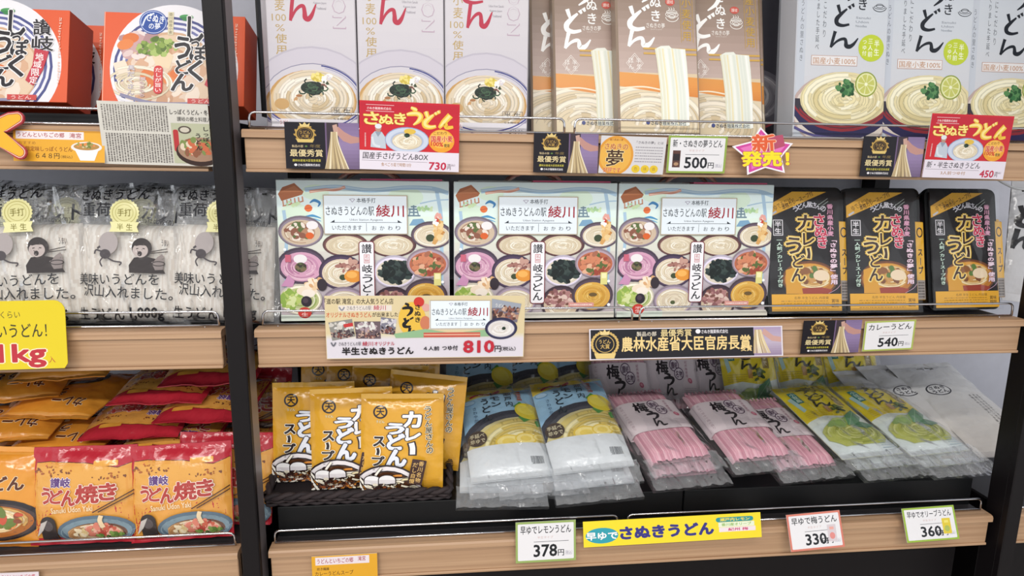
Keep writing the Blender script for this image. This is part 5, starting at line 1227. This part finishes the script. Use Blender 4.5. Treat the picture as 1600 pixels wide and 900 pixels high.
# --- top shelf, left bay
M = Mesh(); M.box(-.55, -.052, .036, .40, T0+.0003, T0+.021, '#141214', bev=.001); tag(M.obj('display_stand', TRAYBLK), 'low black display stand under the orange bowl boxes', 'display stand')
M = Mesh(); M.box(-.013, -.010, .15, .43, T0+.03, 2.0, '#17181b'); tag(M.obj('divider_panel', TRAYBLK), 'black divider panel between the orange bowl boxes and the white cartons', 'panel')
G = 'orange bowl noodle boxes'
seat(bowlbox, 'orange bowl noodle box half hidden by the black post', 'noodle box', 271, .056, T0+.0215, G, lean=R(15), d=.06)
seat(dup(bowlbox), 'orange bowl noodle box cut off by the left edge of the picture', 'noodle box', -12, .056, T0+.0215, G, lean=R(15), d=.06)
seat(dup(bowlbox), 'orange bowl noodle box standing behind, between the two front ones', 'noodle box', 66, .155, T0+.0215, G, lean=R(12), d=.06)
# --- middle shelf, wide bay
G = 'noodle gift boxes with pictures of bowls'
for k, (px, l) in enumerate(((573, 'noodle gift box at the left, behind the wide 810 yen banner'), (836, 'noodle gift box in the middle of the three front ones'), (1081, 'noodle gift box at the right beside the curry noodle packs'))):
    seat(gift if k == 0 else dup(gift), l, 'gift box', px, .045, T1, G, lean=R(3), d=.07)
for px, l in ((583, 'noodle gift box in the back row behind the left one'), (828, 'noodle gift box in the back row behind the middle one'), (1066, 'noodle gift box in the back row behind the right one')):
    seat(dup(gift), l, 'gift box', px, .135, T1, G, lean=R(1), d=.07)
G = 'black curry noodle packs'
for k, (px, Y, l, y) in enumerate(((1260, .036, 'black curry noodle pack at the left beside the gift box', 0), (1381, .036, 'black curry noodle pack in the middle of the front three', 0), (1511, .050, 'black curry noodle pack at the right next to the white bag', 2),
        (1264, .084, 'black curry noodle pack in the second row behind the left one', 0), (1388, .084, 'black curry noodle pack in the second row behind the middle one', 0), (1506, .098, 'black curry noodle pack in the second row behind the right one', 0))):
    seat(curry if k == 0 else dup(curry), l, 'noodle pack', px, Y, T1+.0005, G, lean=R(13), d=.034, yaw=R(y))
seat(wbagb, 'white noodle bag with black brush lettering at the right edge of the middle shelf', 'noodle bag', 1624, .11, T1+.001, lean=R(12), roll=R(7), d=.006)
# --- middle shelf, left bay
G = 'clear bags of fresh noodles'
for k, (px, Y, l, le, ro) in enumerate(((62, .045, 'clear bag of fresh noodles at the left behind the yellow 1kg sign', 9, -3), (210, .048, 'clear bag of fresh noodles in the front, whole between sign and post', 9, 1), (352, .046, 'clear bag of fresh noodles in the front, half hidden by the black post', 9, 2),
        (16, .12, 'clear bag of fresh noodles in the second row at the left edge', 5, 3), (126, .12, 'clear bag of fresh noodles in the second row, seal showing between two front bags', 5, 2), (250, .125, 'clear bag of fresh noodles in the second row behind the whole front bag', 5, -2), (368, .12, 'clear bag of fresh noodles in the second row right behind the black post', 5, 2),
        (80, .20, 'clear bag of fresh noodles in the third row at the left', 2, 4), (196, .20, 'clear bag of fresh noodles in the third row in the middle', 2, -3), (306, .20, 'clear bag of fresh noodles in the third row nearest the post', 2, 2))):
    seat(fresh if k == 0 else dup(fresh), l, 'noodle bag', px, Y, T1+.001, G, lean=R(le), d=.004, roll=R(ro))
# --- bottom shelf, wide bay: two black wedge risers
SL = math.tan(R(13)); Y0, H0 = .045, .046
def RZ(y): return T2+H0+(y-Y0)*SL
def riser(x0, x1, label):
    M = Mesh(); y1 = .278; z = T2+.0003; V = []
    for x in (x0, x1): V += [(x, Y0, z), (x, Y0, T2+H0), (x, y1, RZ(y1)), (x, y1, z)]
    M.add(V, [(0, 1, 2, 3), (7, 6, 5, 4), (0, 4, 5, 1), (1, 5, 6, 2), (2, 6, 7, 3), (3, 7, 4, 0)], '#141416')
    M.box(x0, x1, Y0-.004, Y0-.0003, z, T2+H0+.004, '#141416', bev=.0008)
    return tag(M.obj('display_riser', TRAYBLK), label, 'display stand')
riser(.005, .664, 'black sloping display stand under the basket and the lemon noodles')
riser(.667, 1.194, 'black sloping display stand under the plum and olive noodles')
bk = make_basket(.286, .235, .018)
xb = Xat(562, .047, RZ(.047)); bk.matrix_world = Matrix.Translation((xb, .047, RZ(.047)+.003)) @ Matrix.Rotation(R(13), 4, 'X'); tag(bk, 'dark woven basket holding the yellow soup pouches', 'basket')
G = 'yellow curry soup pouches in the basket'
for k, (px, Y, l, le, ro, ya) in enumerate(((628, .058, 'yellow soup pouch in front at the right, its whole picture showing', 9, 1, 0), (553, .078, 'yellow soup pouch in front in the middle, overlapped on its right', 9, -1, 0), (492, .098, 'yellow soup pouch in front at the left of the basket', 9, 0, 0),
        (656, .119, 'yellow soup pouch at the right, only its right edge showing behind the front one', 10, 5, -7), (604, .148, 'yellow soup pouch in the second row with large lettering above the front pouches', 12, 3, 0), (566, .168, 'yellow soup pouch in the second row, its round mark above the middle front pouch', 12, 2, 0), (530, .188, 'yellow soup pouch in the second row at the left of the basket', 12, 0, 0),
        (628, .211, 'yellow soup pouch at the back right of the basket', 12, 2, 0), (590, .230, 'yellow soup pouch at the back of the basket in the middle', 12, 0, 0))):
    seat(soup if k == 0 else dup(soup), l, 'soup pouch', px, Y, RZ(Y)+.0085, G, lean=R(le), roll=R(ro), yaw=R(ya))
def lie(o, px, Y, label, cat, group, roll=0, lift=0.004, slope=13, yaw=0):
    return seat(o, label, cat, px, Y, (RZ(Y)+lift if Y < .28 else T2+lift), group, lean=R(90-slope), roll=R(roll), yaw=R(yaw))
G = 'lemon noodle packs'
for k, (px, Y, l, ro, li, sl) in enumerate(((802, .047, 'lemon noodle pack lying in front at the left', -4, .033, 25), (929, .047, 'lemon noodle pack lying in front at the right, its barcode label showing', -5, .044, 26), (784, .054, 'lemon noodle pack lying under the left front one, its left edge showing', 2, .006, 20), (846, .056, 'lemon noodle pack lying under the front two, showing between them', -3, .019, 20), (930, .058, 'lemon noodle pack lying under the right front one', -4, .006, 20),
        (748, .288, 'lemon noodle pack standing in the back row at the left beside the basket', 2, .035, 60), (826, .310, 'lemon noodle pack standing in the back row in the middle', 0, .035, 60), (892, .332, 'lemon noodle pack standing in the back row at the right beside the plum noodles', -2, .035, 60))):
    lie(lemon if k == 0 else dup(lemon), px, Y, l, 'noodle pack', G, ro, li, sl)
G = 'plum noodle packs'
for k, (px, Y, l, ro, li, sl) in enumerate(((1064, .066, 'pink plum noodle pack lying in front at the left', -8, .040, 13), (1190, .070, 'pink plum noodle pack lying in the middle', -5, .034, 13), (1262, .074, 'pink plum noodle pack lying at the right beside the olive noodles', -5, .012, 13), (1072, .070, 'pink plum noodle pack lying under the left one', -4, .010, 12),
        (976, .288, 'pink plum noodle pack standing in the back row at the left', 0, .035, 60), (1052, .310, 'pink plum noodle pack standing in the back row in the middle', 1, .035, 60), (1120, .332, 'pink plum noodle pack standing in the back row at the right', -1, .035, 60))):
    lie(plum if k == 0 else dup(plum), px, Y, l, 'noodle pack', G, ro, li, sl)
G = 'olive noodle packs'
for k, (px, Y, l, ro, li, sl) in enumerate(((1364, .066, 'yellow and green olive noodle pack lying in front at the left', -5, .036, 13), (1470, .068, 'yellow and green olive noodle pack lying in front at the right', -5, .036, 13), (1388, .072, 'yellow and green olive noodle pack lying under the left front one', -4, .010, 12), (1492, .072, 'yellow and green olive noodle pack lying under the right front one', -4, .010, 12),
        (1186, .288, 'yellow and green olive noodle pack standing in the back row at the left', 0, .035, 60), (1272, .300, 'yellow and green olive noodle pack standing in the back row in the middle', 0, .035, 60), (1352, .288, 'yellow and green olive noodle pack standing in the back row at the right', 0, .035, 60))):
    lie(olive if k == 0 else dup(olive), px, Y, l, 'noodle pack', G, ro, li, sl)
G = 'white noodle bags with hand holes'
for k, (px, Y, l, ro, li, sl) in enumerate(((1588, .070, 'white noodle bag with hand hole nearest the right-hand post', -2, .024, 20), (1530, .085, 'white noodle bag with hand hole in the middle of its row', -2, .014, 20), (1488, .085, 'white noodle bag with hand hole beside the olive noodle packs', -2, .004, 20))):
    lie(wbag if k == 0 else dup(wbag), px, Y, l, 'noodle bag', G, ro, li, sl)
# --- bottom shelf, left bay
G = 'fried udon pouches'
for k, (px, Y, z, l, le, ro, ya) in enumerate(((134, .045, 0.004, 'red and orange fried udon pouch standing in front, second from the post', 12, 0, 0), (288, .043, 0.004, 'red and orange fried udon pouch standing in front, half behind the post', 12, -2, 0), (350, .080, .004, 'red and orange fried udon pouch whose edge shows right of the post', 14, 2, 0))):
    seat(yaki if k == 0 else dup(yaki), l, 'noodle pouch', px, Y, T2+z, G, lean=R(le), roll=R(ro), yaw=R(ya))
G = 'orange curry udon pouches'
for k, (px, Y, z, l, le, ro, ya) in enumerate(((-22, .045, .004, 'orange curry udon pouch standing in front at the left edge', 14, 3, 0),)):
    seat(orange if k == 0 else dup(orange), l, 'noodle pouch', px, Y, T2+z, G, lean=R(le), roll=R(ro), yaw=R(ya))
def head_on(o, h, px, Y, z, label, cat, group, tilt=8, roll=0, yaw=0):
    """lay a pouch down with its top edge towards the front"""
    x = Xat(px, Y, T2+z)
    o.matrix_world = Matrix.Translation((x, Y, T2+z)) @ Matrix.Rotation(R(yaw), 4, 'Z') @ Matrix.Rotation(-R(90-tilt), 4, 'X') @ Matrix.Rotation(R(180+roll), 4, 'Y') @ Matrix.Translation((0, 0, -h))
    return tag(o, label, cat, group)
G = 'fried udon pouches'
for px, Y, z, l, ti, ro, ya in ((150, .105, .080, 'red fried udon pouch lying in the stack behind, low on the left', 10, 3, 5), (246, .10, .110, 'red fried udon pouch lying in the stack behind, just over the front pouches', 9, -4, -6), (344, .105, .082, 'red fried udon pouch lying in the stack behind, next to the post', 10, 2, 4),
        (200, .115, .142, 'red fried udon pouch lying one layer higher in the stack, on the left', 8, 4, 8), (310, .115, .166, 'red fried udon pouch lying one layer higher in the stack, by the post', 9, -2, -5), (240, .13, .194, 'red fried udon pouch lying third from the bottom of the stack', 8, -3, -4), (322, .135, .222, 'red fried udon pouch lying high in the stack by the post', 8, 3, 6)):
    head_on(dup(yaki), .147, px, Y, z, l, 'noodle pouch', G, ti, ro, ya)
G2 = 'orange curry udon pouches'
for px, Y, z, l, ti, ro, ya in ((10, .10, .088, 'orange curry udon pouch lying lowest in the left-hand stack', 11, 3, 8), (74, .115, .116, 'orange curry udon pouch lying on the right of the left-hand stack', 10, -6, -10), (-8, .115, .144, 'orange curry udon pouch lying at the left edge, second layer', 11, 4, 8),
        (66, .135, .172, 'orange curry udon pouch lying in the third layer of the stack', 10, -4, -12), (6, .14, .200, 'orange curry udon pouch lying in the fourth layer of the stack', 10, -5, 8), (88, .155, .230, 'orange curry udon pouch lying turned on top of the left-hand stack', 13, -14, -14)):
    head_on(dup(orange), .15, px, Y, z, l, 'noodle pouch', G2, ti, ro, ya)
seat(dup(yaki), 'red fried udon pouch standing at the back above the stack', 'noodle pouch', 280, .30, T2+.12, G, lean=R(24))
seat(dup(yaki), 'red fried udon pouch beside the basket, its corner showing right of the post', 'noodle pouch', 384, .262, T2+.06, G, lean=R(12), roll=R(4))
# --- cards
AW = art_award()
for c, l in ((((444, 191), (562, 192), (562, 265), (448, 263)), 'black award card left of the red 730 yen sign'), (((834, 207), (935, 210), (933, 271), (833, 269)), 'black award card below the brown noodle packs'), (((1351, 213), (1444, 214), (1438, 277), (1341, 275)), 'black award card left of the red 450 yen sign'), (((1256, 501), (1346, 499), (1340, 550), (1249, 552)), 'black award card left of the 540 yen price card')):
    card('award_card', c, AW, l, 'sign', group='black award cards', back='#17121a')
card('price_sign', ((562, 157), (719, 163), (716, 269), (562, 264)), art_red('国産手さげうどんBOX', '食べごろ茹で時間13分', '730'), 'red and white 730 yen sign with a bowl of noodles', 'sign', Y=-.0075, group='red price signs')
card('price_sign', ((1456, 177), (1582, 182), (1565, 280), (1437, 277)), art_red('新・半生さぬきうどん', '3人前つゆ付', '450'), 'red and white 450 yen sign with a bowl of noodles', 'sign', Y=-.0075, group='red price signs')
card('information_card', ((940, 212), (1041, 215), (1033, 272), (932, 271)), art_yume(), 'card with large orange disc and small print beside the 500 yen card', 'sign')
card('price_card', ((1044, 212), (1137, 213), (1130, 271), (1040, 270)), art_price('新・さぬきの夢うどん', '500', '#8fa64a', ('#5a3a34', '#2c2428', '#b08a6a')), '500 yen price card with green border', 'price card', group='price cards')
card('price_card', ((1352, 502), (1430, 499), (1425, 545), (1345, 549)), art_price('カレーうどん', '540', '#a8b45a'), '540 yen price card with green border', 'price card', group='price cards')
card('price_card', ((804, 812), (896, 810), (901, 872), (806, 876)), art_price('早ゆでレモンうどん', '378', '#93a860'), '378 yen price card with green border, left of the yellow banner', 'price card', group='price cards')
card('price_card', ((1220, 798), (1304, 792), (1314, 848), (1232, 855)), art_price('早ゆで梅うどん', '330', '#d07a68', bar=('#cfc4c8', '#d98a84', '#e2a49a')), '330 yen price card with red border', 'price card', group='price cards')
card('price_card', ((1397, 788), (1479, 784), (1492, 836), (1414, 842)), art_price('早ゆでオリーブうどん', '360', '#93b03c', bar=('#d9c23a', '#a8b456', '#e6d86a')), '360 yen price card with green border and yellow picture', 'price card', group='price cards')
card('starburst_sign', ((1140, 196), (1238, 200), (1238, 276), (1140, 272)), art_star(), 'pink star-shaped sign with yellow lettering on the top shelf front', 'sign', shape=star_outline(), back='#ece6ec', Y=-.0065)
card('price_card', ((24, 203), (166, 205), (166, 255), (24, 251)), art_648(), 'orange 648 yen card with a noodle bowl on the top left shelf front', 'price card')
card('newspaper_clipping', ((153, 158), (326, 163), (335, 261), (166, 255)), art_news(), 'grey newspaper clipping hung beside the 648 yen card', 'clipping', mat=PAPER, back='#cfcbc2', Y=-.0065)
sh = [(0, 0), (.9, 0)]+[(.9+.1*math.sin(R(t)), .16-.16*math.cos(R(t))) for t in (20, 45, 70)]+[(1, .16), (1, .93), (.97, 1), (0, 1)]
ak = art_kilo(); ak.it = []; ak.L = 0; ak.poly([(x*172, y*107) for x, y in sh], '#dcc524'); ak2 = art_kilo(); 
for V, T, col, L, sub in ak2.it[1:]: ak.it.append((V, T, col, L+1, sub))
card('weight_sign', ((-66, 470), (103, 467), (113, 572), (-64, 578)), ak, 'yellow rounded sign reading 1kg at the left edge', 'sign', shape=sh, back='#dcc524', Y=-.008)
card('price_banner', ((508, 462), (822, 461), (816, 556), (510, 561)), art_banner810(), 'wide 810 yen banner with photographs below the gift boxes', 'sign', Y=-.0075)
card('award_banner', ((917, 512), (1218, 508), (1221, 554), (922, 561)), art_prize(), 'long black award banner with gold lettering on the middle shelf front', 'sign', back='#ddd6de')
card('name_banner', ((908, 812), (1181, 797), (1191, 836), (912, 851)), art_yellow(), 'bright yellow banner with blue lettering on the bottom shelf front', 'sign', back='#ecd42a')
card('price_card', ((488, 869), (590, 862), (590, 906), (488, 912)), art_man(), 'orange card with white heading at the bottom edge of the picture', 'price card')
card('price_card', ((0, 895), (62, 892), (62, 912), (0, 915)), art_pink(), 'pale card with red lettering in the bottom left corner', 'price card')
# big cut-out character of yellow board with a red edge at the left edge
def cutout():
    c = ((-40, 172), (50, 172), (50, 250), (-40, 250)); a = Art(0, 0, 90, 78); path = [(84, 6), (60, 10), (32, 26), (10, 34)]
    def hull(wd):
        L1 = smooth_path([(0, 30), (30, 26), (56, 17), (76, 12)], 5); L2 = smooth_path([(32, 30), (54, 44), (70, 60), (78, 68)], 5); return L1, L2
    def outline(wd):
        top = [(0, 33-wd), (34, 27-wd), (60, 14-wd*.9)]+[(74+wd*math.cos(R(t)), 13+wd*math.sin(R(t))) for t in (-80, -50, -20, 10, 40, 70)]
        return top+[(58, 26+wd*.8), (53, 34), (62, 43-wd*.2)]+[(78+wd*math.cos(R(t)), 66+wd*math.sin(R(t))) for t in (-50, -20, 10, 40, 70, 100, 130)]+[(52, 58+wd*.3), (32, 46+wd*.6), (16, 44+wd*.6), (0, 48+wd*.6)]
    o_ = outline(11); a.noclip = True; a.poly(o_, '#a83440'); a.poly(outline(8.6), '#f0dcc0'); a.poly(outline(7.6), '#a83440'); a.poly(outline(6.4), '#e3ad34')
    return card('cutout_letter', c, a, 'yellow cut-out letter with red edge at the left edge of the picture', 'sign', shape=[(x/90, y/78) for x, y in o_], back='#a83440', Y=-.009, th=.003)
cutout()
